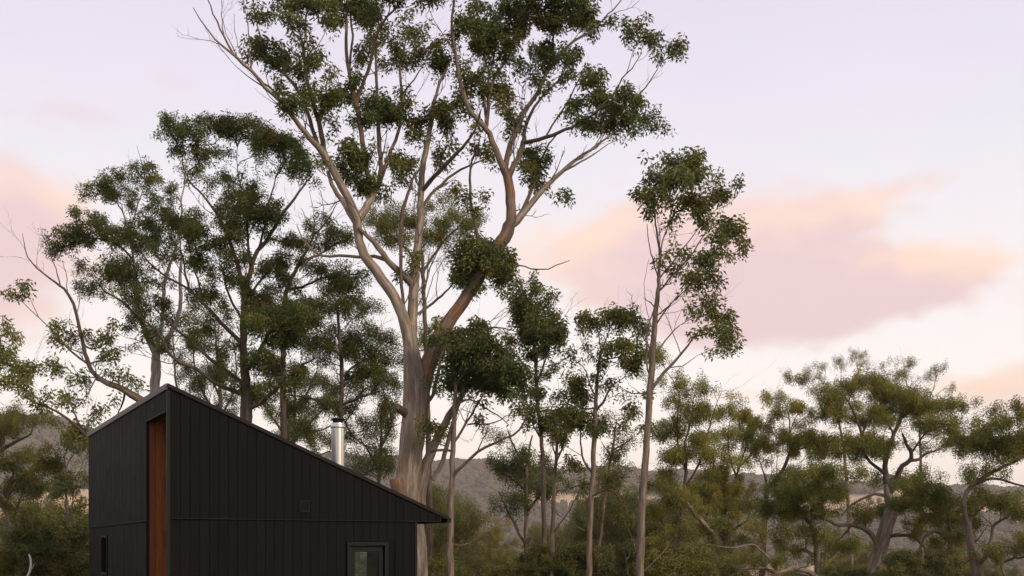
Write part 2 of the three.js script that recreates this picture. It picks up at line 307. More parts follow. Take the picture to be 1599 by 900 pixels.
  const black2 = new THREE.MeshStandardMaterial({ color: lin(.02, .02, .02), roughness: .5 });
  const fx = 3.486, fz = -1.2, fy = roofAt(fx);
  const lathe = (pts) => { const g = new THREE.LatheGeometry(pts.map((p) => new THREE.Vector2(...p)), 40); g.translate(fx, 0, fz); return g; };
  const flue = part('flue', lathe([[.128, fy - .2], [.128, 4.02], [.123, 4.022], [.123, 4.03]]), steel, cabin);
  part('collar', lathe([[.130, 4.0], [.142, 4.003], [.146, 4.015], [.146, 4.045], [.138, 4.055], [.128, 4.075], [.126, 4.10]]), steel, flue);
  part('seam', box(fx + .055, fx + .063, fy - .05, 3.995, fz + .112, fz + .1195, 0), steel, flue);
  part('cowl', lathe([[.09, 4.1], [.1, 4.12], [.11, 4.15], [.13, 4.17], [.145, 4.178], [.147, 4.186], [.10, 4.198], [.0, 4.205]]), black2, flue);
  part('flashing', lathe([[.30, fy - .12], [.16, fy + .03], [.133, fy + .05], [.13, fy + .08]]), black2, flue);
}
// ---------------------------------------------------------------- trees: how they are put together
// bark: streaks and patches along the stem, uv in metres
const barks = (() => {
  const W = 256, H = 512, a = tileNoise(W, H, 14, 3, 51, 5), b = tileNoise(W, H, 3, 3, 52, 4), c = tileNoise(W, H, 40, 8, 53, 3), e = tileNoise(W, H, 5, 6, 54, 4);
  const bump = texture(W, H, (i) => { const v = .55 * a[i] + .45 * c[i]; return [v, v, v]; }, false);
  const make = (pale, mid, rust, cut, rough = 9) => new THREE.MeshStandardMaterial({ roughness: .95, bumpMap: bump, bumpScale: .03, map: texture(W, H, (i) => {
    const t = smooth(.32, .68, a[i] * .6 + b[i] * .4), r = smooth(cut, cut + .16, e[i] * .7 + b[i] * .3), v = .5 + .95 * c[i];
    return [0, 1, 2].map((k) => mix(mix(mid[k], pale[k], t), rust[k], r * .85) * v);
  }) });
  return {
    grey: make([.37, .31, .243], [.19, .152, .115], [.26, .155, .082], .58),
    tan: make([.235, .188, .142], [.118, .090, .067], [.22, .125, .065], .56),
    rust: make([.24, .17, .125], [.125, .09, .066], [.27, .14, .07], .50),
    dark: make([.16, .125, .10], [.085, .065, .05], [.17, .085, .045], .58),
    silver: make([.46, .41, .36], [.27, .235, .20], [.30, .20, .13], .68),
  };
})();

// tubes gathered into one geometry
class Tubes {
  constructor() { this.p = []; this.n = []; this.uv = []; this.i = []; }
  add(pts, rad, sides, lump = 0, closed = true) {
    const m = pts.length; if (m < 2) return; const t = new THREE.Vector3(), u = new THREE.Vector3(1, 0, 0), v = new THREE.Vector3(); let along = 0; const b0 = this.p.length / 3, off = (pts[0].x * 7 + pts[0].y * 3) % 5;
    const R = rad[0];
    for (let k = 0; k < m; k++) {
      t.subVectors(pts[Math.min(k + 1, m - 1)], pts[Math.max(k - 1, 0)]).normalize();
      if (k === 0 && Math.abs(t.x) > .9) u.set(0, 0, 1);
      u.addScaledVector(t, -u.dot(t)).normalize(); v.crossVectors(t, u);
      if (k) along += pts[k].distanceTo(pts[k - 1]);
      for (let s = 0; s <= sides; s++) {
        const a = s / sides * Math.PI * 2, c = Math.cos(a), d = Math.sin(a); let r = rad[k];
        if (lump) r *= 1 + lump * (fbm(c * 1.3 + off * 3, d * 1.3 + along * .7, off, 3) + .5 * noise(c * 3.1, d * 3.1, along * 2.3 + off));
        const nx = u.x * c + v.x * d, ny = u.y * c + v.y * d, nz = u.z * c + v.z * d;
        this.p.push(pts[k].x + nx * r, pts[k].y + ny * r, pts[k].z + nz * r); this.n.push(nx, ny, nz); this.uv.push(s / sides * Math.max(.25, Math.round(R * 6.28 * 2) / 2) * .7, along * .5 + off);
        if (k && s) { const q = b0 + k * (sides + 1) + s, w = q - sides - 1; this.i.push(w - 1, w, q, w - 1, q, q - 1); }
      }
    }
    if (closed) { const q = this.p.length / 3, e = pts[m - 1]; this.p.push(e.x, e.y, e.z); this.n.push(t.x, t.y, t.z); this.uv.push(0, along * .5 + off); for (let s = 0; s < sides; s++) this.i.push(q - sides - 1 + s, q - sides + s, q); }
  }
  geometry() { const g = new THREE.BufferGeometry(); g.setAttribute('position', new THREE.Float32BufferAttribute(this.p, 3)); g.setAttribute('normal', new THREE.Float32BufferAttribute(this.n, 3)); g.setAttribute('uv', new THREE.Float32BufferAttribute(this.uv, 2)); g.setIndex(this.i); return g; }
}

// a sprig of hanging gum leaves, each a folded blade
function sprig(n, long, broad, seed, spread) {
  const r = seeded(seed), P = [], I = [], d = new THREE.Vector3(), s = new THREE.Vector3(), w = new THREE.Vector3();
  for (let k = 0; k < n; k++) {
    const a = k * 2.4 + r(), h = (k / n - .5) * spread * 1.5, o = new THREE.Vector3(Math.cos(a) * spread * .45 * r(), h, Math.sin(a) * spread * .45 * r());
    d.set(Math.cos(a) * (.5 + .6 * r()), -.25 - 1.0 * r() + (r() < .2 ? .9 : 0), Math.sin(a) * (.5 + .6 * r())).normalize();
    s.set(r() - .5, (r() - .5) * .7, r() - .5).cross(d).normalize(); w.crossVectors(d, s);
    const L = long * (.7 + .5 * r()), B = broad * (.75 + .5 * r()) / 2, f = B * .45, k0 = P.length / 3, bend = L * .12 * (r() - .3);
    const at = (t, x, y) => P.push(o.x + d.x * t * L + s.x * x + w.x * y, o.y + d.y * t * L + s.y * x + w.y * y, o.z + d.z * t * L + s.z * x + w.z * y);
    at(0, 0, 0); at(.36, -B, f + bend * .5); at(.42, 0, bend * .5); at(.36, B, f + bend * .5); at(1, 0, bend * -1);
    I.push(k0, k0 + 2, k0 + 1, k0, k0 + 3, k0 + 2, k0 + 1, k0 + 2, k0 + 4, k0 + 2, k0 + 3, k0 + 4);
  }
  const g = new THREE.BufferGeometry(); g.setAttribute('position', new THREE.Float32BufferAttribute(P, 3)); g.setIndex(I); const f = g.toNonIndexed(); f.computeVertexNormals(); return f;
}
const sprigs = { broad: sprig(8, .135, .044, 3, .17), fine: sprig(9, .115, .03, 5, .18), far: sprig(14, .105, .03, 8, .27), shrub: sprig(10, .09, .03, 12, .16) };
const leafStuff = new THREE.MeshPhysicalMaterial({ color: 0xffffff, roughness: .85, transmission: .28, thickness: 0, ior: 1.4, specularIntensity: .35, side: THREE.DoubleSide });

// A tree from its limbs and clumps. Coordinates are read off at the tree's own distance (px) or given in metres from its foot (metric).
//   limbs: [[depth reached at its end, bark, [x, y, width, x, y, width, ...]], ...]   the first is the trunk
//   clumps: [[x, y, half width, half height, density], ...]
function makeTree(o) {
  const WF = o.metric ? 1 : o.wf || .76, rnd = seeded(o.seed), Z = o.Z, S = o.metric ? 1 : Z / FOCAL, tree = thing(o.name || 'gum_tree', o.label, o.category || 'tree', o.group);
  const to = o.metric ? (x, y, d) => new THREE.Vector3(x, y, -d) : (x, y, d) => place(x, y, Z + d);
  const first = o.limbs[0][2], f0 = to(first[0], first[1], 0);
  const base = o.metric ? new THREE.Vector3(0, 0, 0) : new THREE.Vector3(f0.x, landHeight(f0.x, f0.z), f0.z);
  const flip = o.metric ? (y) => y : (y) => y;
  const nodes = [], limbPaths = [];
  // limbs
  o.limbs.forEach(([depth, bark, q], li) => {
    const pts = [], w = []; let start = 0, from = null, len = 0;
    for (let k = 3; k < q.length; k += 3) len += Math.hypot(q[k] - q[k - 3], q[k + 1] - q[k - 2]) * S;
    if (li) {
      let best = 1e9; for (const n of nodes) { const d = Math.hypot(n.x - q[0], n.y - q[1]); if (d < best) { best = d; from = n; } }
      start = from.d;
    } else if (!o.metric) { const k = to(q[0], q[1], 0); if (k.y > base.y - .1) { pts.push(new THREE.Vector3(base.x, base.y - .25, base.z)); w.push(q[2] * 1.35); pts.push(new THREE.Vector3(mix(base.x, k.x, .35), mix(base.y, k.y, .35), base.z)); w.push(q[2] * 1.1); } }
    let s = 0; const end = depth === null ? (rnd() < .5 ? -1 : 1) * len * (.2 + .35 * rnd()) : depth;
    const ds = [];
    for (let k = 0; k < q.length; k += 3) {
      if (k) s += Math.hypot(q[k] - q[k - 3], q[k + 1] - q[k - 2]) * S;
      const dd = start + end * (len ? s / len : 0) ** 1.15; pts.push(k === 0 && from && Math.hypot(from.x - q[0], from.y - q[1]) * S < .25 ? from.p.clone().lerp(to(q[0], q[1], dd), .35) : to(q[k], q[k + 1], dd)); w.push(q[k + 2]);
    }
    const curve = new THREE.CatmullRomCurve3(pts, false, 'centripetal'), total = curve.getLength(), n = Math.max(3, Math.ceil(total / (o.step || .24)));
    const path = [], rad = [], seg = pts.length - 1; let parent = from;
    for (let k = 0; k <= n; k++) {
      const t = k / n, p = curve.getPoint(t), g = t * seg, i0 = Math.min(seg - 1, Math.floor(g)), r = mix(w[i0], w[i0 + 1], g - i0) * WF * S / 2;
      if (k && k < n && r < .2) { p.x += (rnd() - .5) * .035; p.y += (rnd() - .5) * .035; p.z += (rnd() - .5) * .05; }
      path.push(p); rad.push(Math.max(r, .003));
      const pz = o.metric ? null : -p.z, node = { p, r: Math.max(r, .003), fixed: true, parent, far: (parent ? parent.far + p.distanceTo(parent.p) : 0), w: 0 };
      node.x = o.metric ? p.x : CENTRE + p.x / pz * FOCAL; node.y = o.metric ? p.y : HORIZON - (p.y - EYE) / pz * FOCAL; node.d = o.metric ? -p.z : pz - Z; node.li = li; node.r0 = w[0] * WF * S / 2;
      nodes.push(node); parent = node;
    }
    limbPaths.push({ path, rad, bark, li });
  });
  const fixedCount = nodes.length;
  for (let k = 0; k < fixedCount; k++) { const n = nodes[k]; n.dir = n.parent ? n.p.clone().sub(n.parent.p).normalize() : new THREE.Vector3(0, 1, 0); }
  // leaf clusters inside the clumps
  const clusters = [], CR = o.cluster || .3;
  for (const [cx, cy, rx, ry, dens = 1, dOff] of o.clumps) {
    let best = 1e9, near = null; for (let k = 0; k < fixedCount; k++) { const n = nodes[k]; if (n.li === 0 && o.limbs.length > 3 && k < 4) continue; const d = Math.hypot(n.x - cx, n.y - cy); if (d < best) { best = d; near = n; } }
    const a = rx * S * (o.wide || 1.28), b = ry * S * (o.flat || 1.32), depth = (dOff === undefined ? near.d + (rnd() - .5) * 1.1 * a + (rnd() - .5) * best * S * .8 : dOff), c = to(cx, cy, depth), rz = Math.max(a, b) * (o.thick || .85);
    const n = Math.max(1, Math.round(dens * (o.fill || 1.22) * Math.PI * a * b / (CR * CR * 1.35)));
    for (let k = 0; k < n; k++) {
      let x, y, z, q; do { x = rnd() * 2 - 1; y = rnd() * 2 - 1; z = rnd() * 2 - 1; q = x * x + y * y + z * z; } while (q > 1 || (y < -.35 && rnd() < .55) || (q < .2 && rnd() < .5));
      if (rnd() < .2) { const f = 1.15 + .5 * rnd(); x *= f; y *= f; z *= f; }
      const droop = -.18 * (x * x + z * z) * b;
      clusters.push({ c: new THREE.Vector3(c.x + x * a, c.y + y * b + droop, c.z + z * rz), dens });
    }
  }
  // small tufts along the thinner limbs
  if (!o.metric) for (let k = 0; k < fixedCount; k++) {
    const n = nodes[k]; if (n.li === 0 || n.r0 < .032 || n.r > .11 || n.r < .012 || rnd() > (o.infill ?? .11)) continue;
    const q = new THREE.Vector3((rnd() - .5) * 1.5, .1 + .75 * rnd(), (rnd() - .5) * 1.5).add(n.p);
    for (let e = 0; e < 2 + 2 * rnd(); e++) clusters.push({ c: new THREE.Vector3((rnd() - .5) * .7, (rnd() - .5) * .45, (rnd() - .5) * .7).add(q), dens: .7 });
  }
  // twigs: each cluster joins the nearest wood that leads its way
  const dist = (n, c) => { const dx = c.x - n.p.x, dy = c.y - n.p.y, dz = c.z - n.p.z, d = Math.sqrt(dx * dx + dy * dy + dz * dz) + 1e-6; const cos = (dx * n.dir.x + dy * n.dir.y + dz * n.dir.z) / d; return d * (1.25 - .5 * cos) * (dy < 0 ? 1.5 : 1) + .1 * n.far; };
  for (const k of clusters) { k.m = 1e9; for (let i = 0; i < fixedCount; i += 2) { const d = nodes[i].p.distanceToSquared(k.c); if (d < k.m) k.m = d; } }
  clusters.sort((a, b) => a.m - b.m);
  const twigPaths = [], v1 = new THREE.Vector3(), v2 = new THREE.Vector3();
  for (const cl of clusters) {
    let best = 1e9, n = nodes[0]; for (const q of nodes) { if (q.tip) continue; const d = dist(q, cl.c); if (d < best) { best = d; n = q; } }
    const L = n.p.distanceTo(cl.c), steps = Math.max(2, Math.ceil(L / .2));
    v1.copy(n.p).addScaledVector(n.dir, L * .3).addScaledVector(new THREE.Vector3(0, 1, 0), L * .1); v2.copy(cl.c).add(new THREE.Vector3((rnd() - .5) * L * .25, -L * .22, (rnd() - .5) * L * .25));
    const curve = new THREE.CubicBezierCurve3(n.p, v1.clone(), v2.clone(), cl.c), path = [n]; let parent = n;
    for (let s = 1; s <= steps; s++) {
      const p = curve.getPoint(s / steps); if (s < steps) { p.x += (rnd() - .5) * .06; p.y += (rnd() - .5) * .06; p.z += (rnd() - .5) * .06; }
      const node = { p, parent, far: parent.far + p.distanceTo(parent.p), dir: p.clone().sub(parent.p).normalize(), w: 0, tip: s === steps }; nodes.push(node); path.push(node); parent = node;
    }
    for (let q = parent; q && !q.fixed; q = q.parent) q.w++;
    twigPaths.push(path); cl.node = parent;
  }
  // wood
  const local = (p) => p.clone().sub(base), twigs = new Tubes(), tip = o.tip || .0068;
  for (const { path, rad, bark, li } of limbPaths) {
    const pts = path.map(local);
    if (li && rad[0] < .03) { twigs.add(pts, rad, rad[0] > .018 ? 6 : 4); continue; }
    const t = new Tubes(), big = rad[0] > .12; t.add(pts, rad, rad[0] > .2 ? 26 : rad[0] > .08 ? 14 : 8, big ? (o.lump || .2) : .1);
    part(li ? 'limb' : 'trunk', t.geometry(), barks[bark], tree);
  }
  const rOf = (n) => n.fixed ? n.r : tip * Math.max(1, n.w) ** .48;
  for (const path of twigPaths) {
    const pts = path.map((n) => local(n.p)), rad = path.map(rOf); rad[0] = Math.min(rad[0], rad[1] * 1.25); for (let k = 1; k < rad.length; k++) rad[k] = Math.min(rad[k], path[0].fixed ? path[0].r * .95 : 1);
    twigs.add(pts, rad, rad[1] > .02 ? 6 : 4);
  }
  // bare and dead twigs
  const spray = (p, dir, len, r, deep) => {
    const pts = [p.clone()], rad = [r], d = dir.clone(), n = 4 + Math.floor(rnd() * 2); let q = p.clone();
    for (let k = 1; k <= n; k++) { d.x += (rnd() - .5) * .55; d.y += (rnd() - .38) * .5; d.z += (rnd() - .5) * .55; d.normalize(); q = q.clone().addScaledVector(d, len / n); pts.push(q); rad.push(r * (1 - .72 * k / n)); if (deep && rnd() < .55) spray(q, d.clone().add(new THREE.Vector3(rnd() * 2 - 1, rnd() * 1.2 - .3, rnd() * 2 - 1)).normalize(), len * (.3 + .35 * rnd()), r * .6, deep - 1); }
    twigs.add(pts.map(local), rad, r > .012 ? 5 : 3, 0, false);
  };
  for (let k = 0; k < fixedCount; k++) {
    const n = nodes[k]; if (n.r > .12 || n.r < .009 || rnd() > (o.bare ?? .17)) continue;
    spray(n.p, n.dir.clone().multiplyScalar(.55).add(new THREE.Vector3(rnd() * 2 - 1, rnd() * 1.5 - .45, rnd() * 2 - 1).multiplyScalar(.8)).normalize(), (.5 + 1.3 * rnd()) * (o.metric ? 1.3 : Math.min(1.15, Z / 36)), Math.min(n.r * .45, .016 + .008 * rnd()), 2);
  }
  // leaves
  const spots = [], L = o.leaf || {}, per = L.per || 12, tint = L.tint || [.055, .078, .030];
  for (const cl of clusters) {
    const warm = rnd(), shade = .75 + .5 * rnd(), brown = rnd() < (L.brown ?? .012), tk = 1.92, col = [tk * tint[0] * shade * (1 + .55 * warm * warm), tk * tint[1] * shade * (1 + .18 * warm), tk * tint[2] * shade * (1 - .25 * warm)];
    const n = Math.max(3, Math.round(per * 1.75 * Math.min(1, .45 + .6 * cl.dens) * (.65 + .7 * rnd()))), ends = [];
    for (let e = 0; e < 4; e++) { const d = new THREE.Vector3(rnd() * 2 - 1, rnd() * 1.5 - .45, rnd() * 2 - 1).normalize().multiplyScalar(CR * (.55 + .6 * rnd())); ends.push(d); if (e < 3) twigs.add([local(cl.c), local(cl.c).addScaledVector(d, .55).add(new THREE.Vector3(0, -.02, 0)), local(cl.c).add(d)], [tip * .8, tip * .6, tip * .3], 3, 0, false); }
    for (let s = 0; s < n; s++) {
      const e = ends[s % 4], t = .35 + .8 * rnd(), p = local(cl.c).addScaledVector(e, t); p.x += (rnd() + rnd() - 1) * CR * .42; p.y += (rnd() + rnd() - 1) * CR * .36; p.z += (rnd() + rnd() - 1) * CR * .42;
      const v = .8 + .4 * rnd(); spots.push([p, (L.size || 1) * (.75 + .5 * rnd()), brown && rnd() < .6 ? [.20, .11, .045] : rnd() < .006 ? [.24, .14, .04] : [col[0] * v, col[1] * v, col[2] * v]]);
    }
  }
  // loose sprays along the finer twigs
  for (const path of twigPaths) for (let k = Math.max(1, Math.floor(path.length * .35)); k < path.length - 1; k++) {
    const q = path[k]; if (q.w > 6 || rnd() < .45) continue; const warm = rnd(), sh = 1.92 * (.75 + .5 * rnd());
    for (let e = 0; e < 3; e++) { const p = local(q.p); p.x += (rnd() + rnd() - 1) * .2; p.y += (rnd() + rnd() - 1) * .2 - .04; p.z += (rnd() + rnd() - 1) * .2; spots.push([p, (L.size || 1) * (.7 + .5 * rnd()), [tint[0] * sh * (1 + .5 * warm * warm), tint[1] * sh * (1 + .18 * warm), tint[2] * sh]]); }
  }
  const wood = part('twigs', twigs.geometry(), barks[o.twigBark || 'dark'], tree); wood.userData.kind = 'stuff';
  const crown = new THREE.InstancedMesh(sprigs[L.kind || 'broad'], leafStuff, spots.length), M = new THREE.Matrix4(), Q = new THREE.Quaternion(), E = new THREE.Euler(), c = new THREE.Color();
  spots.forEach(([p, s, k], i) => { E.set((rnd() - .5) * 1.3, rnd() * 6.283, (rnd() - .5) * 1.3, 'YXZ'); M.compose(p, Q.setFromEuler(E), new THREE.Vector3(s, s, s)); crown.setMatrixAt(i, M); crown.setColorAt(i, c.setRGB(...k)); });
  crown.name = 'crown'; crown.userData.kind = 'stuff'; crown.castShadow = crown.receiveShadow = true; tree.add(crown);
  tree.position.copy(base); tree.userData.leaves = spots.length;
  return tree;
}
// ---------------------------------------------------------------- the great gum behind the cabin
{
  const tree = makeTree({ seed: 11, Z: 32, wf: .92, fill: 1.12, infill: .05, lump: .3, twigBark: 'tan', label: 'tallest gum tree, massive pale forked trunk rising behind the low end of the cabin roof', leaf: { kind: 'broad', per: 12, tint: [.060, .074, .026], brown: .02 },
    limbs: [
      [0, 'grey', [640, 860, 58, 637, 800, 50, 636, 770, 46, 639, 735, 42, 642, 700, 40, 647, 660, 42, 650, 625, 44, 648, 590, 38, 643, 555, 27, 641, 530, 24, 640, 510, 21]],
      [-.6, 'grey', [642, 560, 22, 637, 520, 20, 626, 485, 18, 610, 455, 17, 586, 421, 16, 567, 396, 16, 561, 370, 15, 558, 350, 15, 558, 338, 16]],
      [-2.6, 'grey', [558, 345, 16, 545, 312, 13, 530, 285, 12.5, 515, 256, 13, 502, 236, 11.5, 482, 213, 9, 468, 195, 8, 453, 178, 7, 442, 162, 6, 415, 138, 5.5, 395, 113, 5, 375, 95, 4.5, 364, 84, 4, 344, 69, 3, 322, 44, 2, 302, 12, 1.2]],
      [.8, 'grey', [557, 350, 13, 545, 330, 9, 530, 308, 8, 520, 290, 7, 512, 268, 6]],
      [.9, 'grey', [558, 345, 15, 570, 326, 13, 581, 308, 12, 584, 297, 11]],
      [.4, 'rust', [582, 300, 10, 575, 276, 9, 571, 250, 8.5, 567, 224, 8.5, 562, 192, 8.5, 556, 160, 8, 549, 128, 7, 543, 94, 6, 541, 45, 5, 541, 20, 4, 544, -22, 3]],
      [-1.4, 'rust', [557, 158, 7, 566, 132, 6, 576, 108, 6, 585, 64, 5, 595, 40, 4, 611, 20, 3.5, 631, -2, 3, 645, -25, 2]],
      [.7, 'dark', [545, 105, 4, 549, 80, 4, 551, 55, 4, 548, 27, 3.5, 552, -15, 2]],
      [2.2, 'tan', [584, 300, 10, 592, 287, 9, 595, 262, 8, 594, 240, 8, 592, 202, 7.5, 590, 165, 6, 588, 120, 5, 587, 80, 4, 590, 40, 3, 596, 5, 2]],
      [3.2, 'grey', [590, 290, 8, 599, 269, 7, 609, 240, 6.5, 618, 220, 6, 626, 190, 5.5, 628, 146, 5, 625, 107, 4.5, 632, 70, 3, 645, 40, 2]],
      [.5, 'dark', [630, 152, 3.5, 645, 127, 3, 664, 98, 2.2, 674, 76, 1.2]],
      [-1.2, 'tan', [506, 243, 8.5, 500, 200, 8, 491, 169, 7, 484, 144, 6, 478, 107, 5, 474, 75, 3, 468, 40, 2]],
      [.8, 'tan', [497, 228, 7, 487, 198, 6.5, 474, 158, 6, 460, 132, 5.5, 444, 115, 5, 424, 98, 4, 408, 90, 3, 388, 80, 2]],
      [.5, 'dark', [424, 98, 4, 412, 75, 3, 405, 50, 2.5, 398, 15, 1.5]],
      [-.5, 'dark', [364, 84, 3.4, 352, 60, 3, 342, 40, 2.6, 332, 18, 2, 322, -6, 1.5]],
      [.3, 'dark', [395, 110, 2.5, 390, 80, 2, 388, 40, 1.6, 380, 0, 1]],
      [.6, 'dark', [442, 162, 4, 425, 140, 4, 408, 126, 3.4, 396, 113, 3]],
      [.4, 'dark', [352, 62, 2, 347, 35, 1.5, 346, 0, 1]], [.4, 'dark', [372, 92, 1.8, 362, 70, 1.4, 352, 52, 1.2, 348, 30, .8]], [.2, 'dark', [380, 98, 1.4, 369, 60, 1.1, 366, 22, .7]],
      [.3, 'dark', [420, 142, 1.6, 416, 120, 1.2, 414, 100, .8]], [.5, 'dark', [478, 107, 2, 470, 70, 1.6, 455, 45, 1.2, 440, 30, .9]], [.5, 'dark', [484, 120, 2, 492, 80, 1.6, 505, 55, 1.2, 515, 40, .9]], [-.6, 'dark', [480, 95, 1.8, 476, 60, 1.4, 478, 20, 1]],
      // middle stem
      [1.2, 'grey', [641, 545, 22, 643, 505, 18, 645, 460, 17, 648, 425, 16, 651, 395, 14, 654, 368, 13, 657, 335, 12, 658, 300, 11, 659, 270, 10, 664, 242, 10, 670, 212, 9, 674, 190, 8, 677, 165, 6.5, 684, 140, 5, 694, 115, 4, 705, 90, 3]],
      [-2.0, 'tan', [658, 303, 8.5, 670, 286, 8, 685, 270, 7.5, 704, 249, 7, 722, 230, 5.5, 735, 214, 4, 746, 195, 3, 752, 170, 2]],
      [1.6, 'tan', [658, 330, 6, 670, 308, 5.5, 690, 288, 5, 715, 268, 4, 740, 256, 3, 765, 246, 2, 774, 240, 1]],
      [.8, 'tan', [750, 425, 6, 757, 402, 6.5, 748, 375, 6.5, 740, 340, 5.5, 735, 302, 5, 734, 268, 4, 739, 245, 3, 750, 220, 2]],
      [-.6, 'tan', [634, 515, 6, 629, 465, 5.5, 627, 420, 6, 626, 375, 6.5, 629, 331, 6, 637, 304, 5, 645, 280, 4, 656, 262, 3]],
      [-.9, 'grey', [645, 450, 14, 632, 432, 12.5, 613, 415, 10.5, 598, 396, 9.5, 586, 380, 8.5, 574, 368, 7, 560, 356, 5]],
      [.5, 'grey', [602, 404, 7, 585, 401, 6, 560, 402, 5.5, 530, 400, 5, 502, 399, 4.2, 486, 388, 3.5, 474, 374, 2.5, 464, 352, 1.5]],
      [.4, 'tan', [498, 398, 3.5, 480, 408, 3, 468, 425, 2]], [.3, 'tan', [486, 388, 2, 494, 372, 1.8, 503, 350, 1.4, 520, 330, 1]],
      [.6, 'dark', [650, 470, 2.8, 664, 440, 2.6, 675, 410, 2.2, 690, 384, 1.5]], [.9, 'dark', [648, 490, 2.4, 664, 455, 2, 668, 420, 1.6, 672, 392, 1]], [1.4, 'tan', [647, 496, 5, 668, 480, 4.5, 690, 462, 4, 706, 446, 2.5]], [1.2, 'dark', [660, 500, 2, 666, 470, 1.8, 676, 435, 1.4, 690, 410, 1]],
      // right limb
      [.6, 'rust', [650, 660, 26, 658, 615, 27, 668, 575, 27, 684, 533, 25, 704, 498, 22, 725, 470, 21, 745, 440, 20, 765, 405, 20, 782, 380, 22, 794, 357, 21, 799, 335, 17, 797, 305, 16, 793, 277, 15, 788, 262, 15]],
      [-1.8, 'grey', [790, 268, 12, 774, 232, 10, 762, 205, 9.5, 752, 194, 9, 738, 178, 8.5, 731, 168, 8, 722, 134, 6.5, 713, 94, 5.5, 707, 55, 4.5, 708, 11, 4, 712, -18, 3]],
      [1.0, 'tan', [758, 202, 7, 761, 185, 6.5, 764, 155, 6, 773, 120, 5, 789, 99, 4, 803, 72, 3, 810, 55, 2]],
      [.9, 'tan', [762, 190, 4, 756, 160, 4, 764, 120, 3.5, 772, 90, 3, 776, 50, 2]],
      [1.7, 'tan', [788, 265, 10, 796, 229, 9.5, 808, 201, 9, 819, 174, 8, 838, 149, 7, 855, 111, 6, 884, 75, 5, 903, 60, 4.5, 922, 50, 4, 940, 33, 3, 958, 15, 2.4, 978, -12, 1.6]],
      [.4, 'dark', [940, 33, 2, 960, 20, 1.6, 985, 12, 1.2, 1000, 0, .8]],
      [-.8, 'dark', [855, 111, 4, 862, 85, 3.6, 864, 55, 3, 868, 20, 2]],
      [2.4, 'tan', [795, 278, 11, 802, 262, 10, 811, 243, 9.5, 818, 224, 9.5, 819, 209, 7, 826, 185, 6, 834, 168, 5, 848, 150, 4.2, 862, 137, 3.8, 875, 122, 3, 888, 100, 2]],
      [-2.0, 'tan', [816, 226, 8, 840, 219, 7.2, 862, 211, 6.5, 880, 205, 5.5, 895, 198, 4.8, 915, 186, 4, 930, 175, 3, 948, 164, 2]],
      [-.6, 'dark', [850, 215, 3.2, 862, 197, 3, 884, 164, 2.8, 897, 140, 2.2, 904, 124, 1.5]],
      [.9, 'grey', [799, 352, 15, 809, 343, 12.5, 827, 321, 10.5, 851, 293, 9, 872, 273, 7.5, 898, 251, 6, 916, 239, 5, 935, 225, 4, 957, 208, 2.5]],
      [-.4, 'grey', [880, 266, 4, 898, 258, 3.5, 915, 249, 3, 940, 232, 1.8, 962, 220, 1]],
      [1.5, 'tan', [805, 347, 7.5, 818, 323, 7, 831, 296, 6.2, 839, 272, 5.2, 846, 250, 4.2, 856, 228, 3.6, 870, 210, 2.5]],
      [-.5, 'tan', [925, 182, 3.2, 945, 161, 2.8, 960, 144, 2.6, 976, 118, 2.2, 988, 106, 1.8, 1003, 82, 1.2]], [.3, 'tan', [976, 118, 1.5, 986, 92, 1.2, 992, 70, .8]],
      [.4, 'tan', [945, 196, 2.8, 970, 176, 2.6, 993, 153, 2.6, 1016, 127, 2.2, 1031, 98, 1.2]],
      [-.6, 'dark', [792, 392, 3, 803, 410, 2.6, 820, 416, 2.4, 836, 420, 2.4, 857, 420, 2, 875, 413, 1.6, 890, 407, 1]],
      [1.0, 'dark', [678, 552, 7, 690, 530, 6.5, 704, 520, 6, 733, 516, 5, 758, 514, 4, 785, 512, 2.2, 810, 520, 1]],
      // lower stems beside the trunk
      [1.6, 'grey', [653, 790, 26, 660, 748, 20, 672, 711, 16, 688, 676, 13.5, 702, 650, 12, 716, 628, 11, 726, 611, 9, 735, 596, 6, 748, 582, 3]],
      [1.0, 'grey', [652, 648, 9, 661, 636, 7, 674, 622, 6.5, 681, 597, 6, 688, 566, 5, 693, 545, 3.5]],
      [-1.0, 'grey', [688, 575, 4.5, 715, 568, 4, 740, 562, 3, 766, 556, 2.2, 800, 560, 1]],
      [.6, 'grey', [676, 750, 9, 690, 725, 8, 700, 690, 7.5, 711, 650, 6.5, 720, 620, 4]],
      [-.5, 'rust', [640, 652, 18, 629, 643, 15, 622, 637, 13]],
    ],
    clumps: [
      [400, 76, 26, 12, .7], [428, 80, 26, 13, .9], [446, 100, 18, 11, .5], [405, 22, 20, 12, .6], [385, 18, 12, 14, .4], [440, 18, 16, 12, .8], [462, 30, 13, 17, .8], [478, 88, 13, 14, .7], [492, 105, 15, 11, .8], [505, 120, 13, 12, .4], [470, 146, 18, 11, .7], [500, 152, 17, 13, .8], [520, 150, 18, 12, .7], [510, 178, 12, 8, .3],
      [485, 8, 28, 15, 1], [520, 14, 26, 17, 1], [526, 36, 13, 11, .5], [560, 0, 22, 20, 1], [578, 24, 15, 17, .9], [602, 18, 19, 16, .6], [585, 60, 18, 13, .8], [565, 80, 12, 13, .9], [620, 56, 22, 13, .8], [610, 86, 20, 11, .9], [655, 40, 16, 10, .4], [660, 55, 11, 9, .4], [640, 96, 12, 9, .35], [500, -20, 40, 16, 1], [560, -25, 40, 16, 1], [620, -20, 30, 14, .8],
      [555, 142, 20, 15, .9], [530, 158, 22, 11, .7], [575, 152, 17, 13, .8], [596, 170, 21, 17, 1], [613, 186, 15, 15, .9], [570, 188, 13, 11, .7], [545, 190, 13, 11, .5], [520, 197, 9, 7, .3], [642, 148, 13, 8, .35],
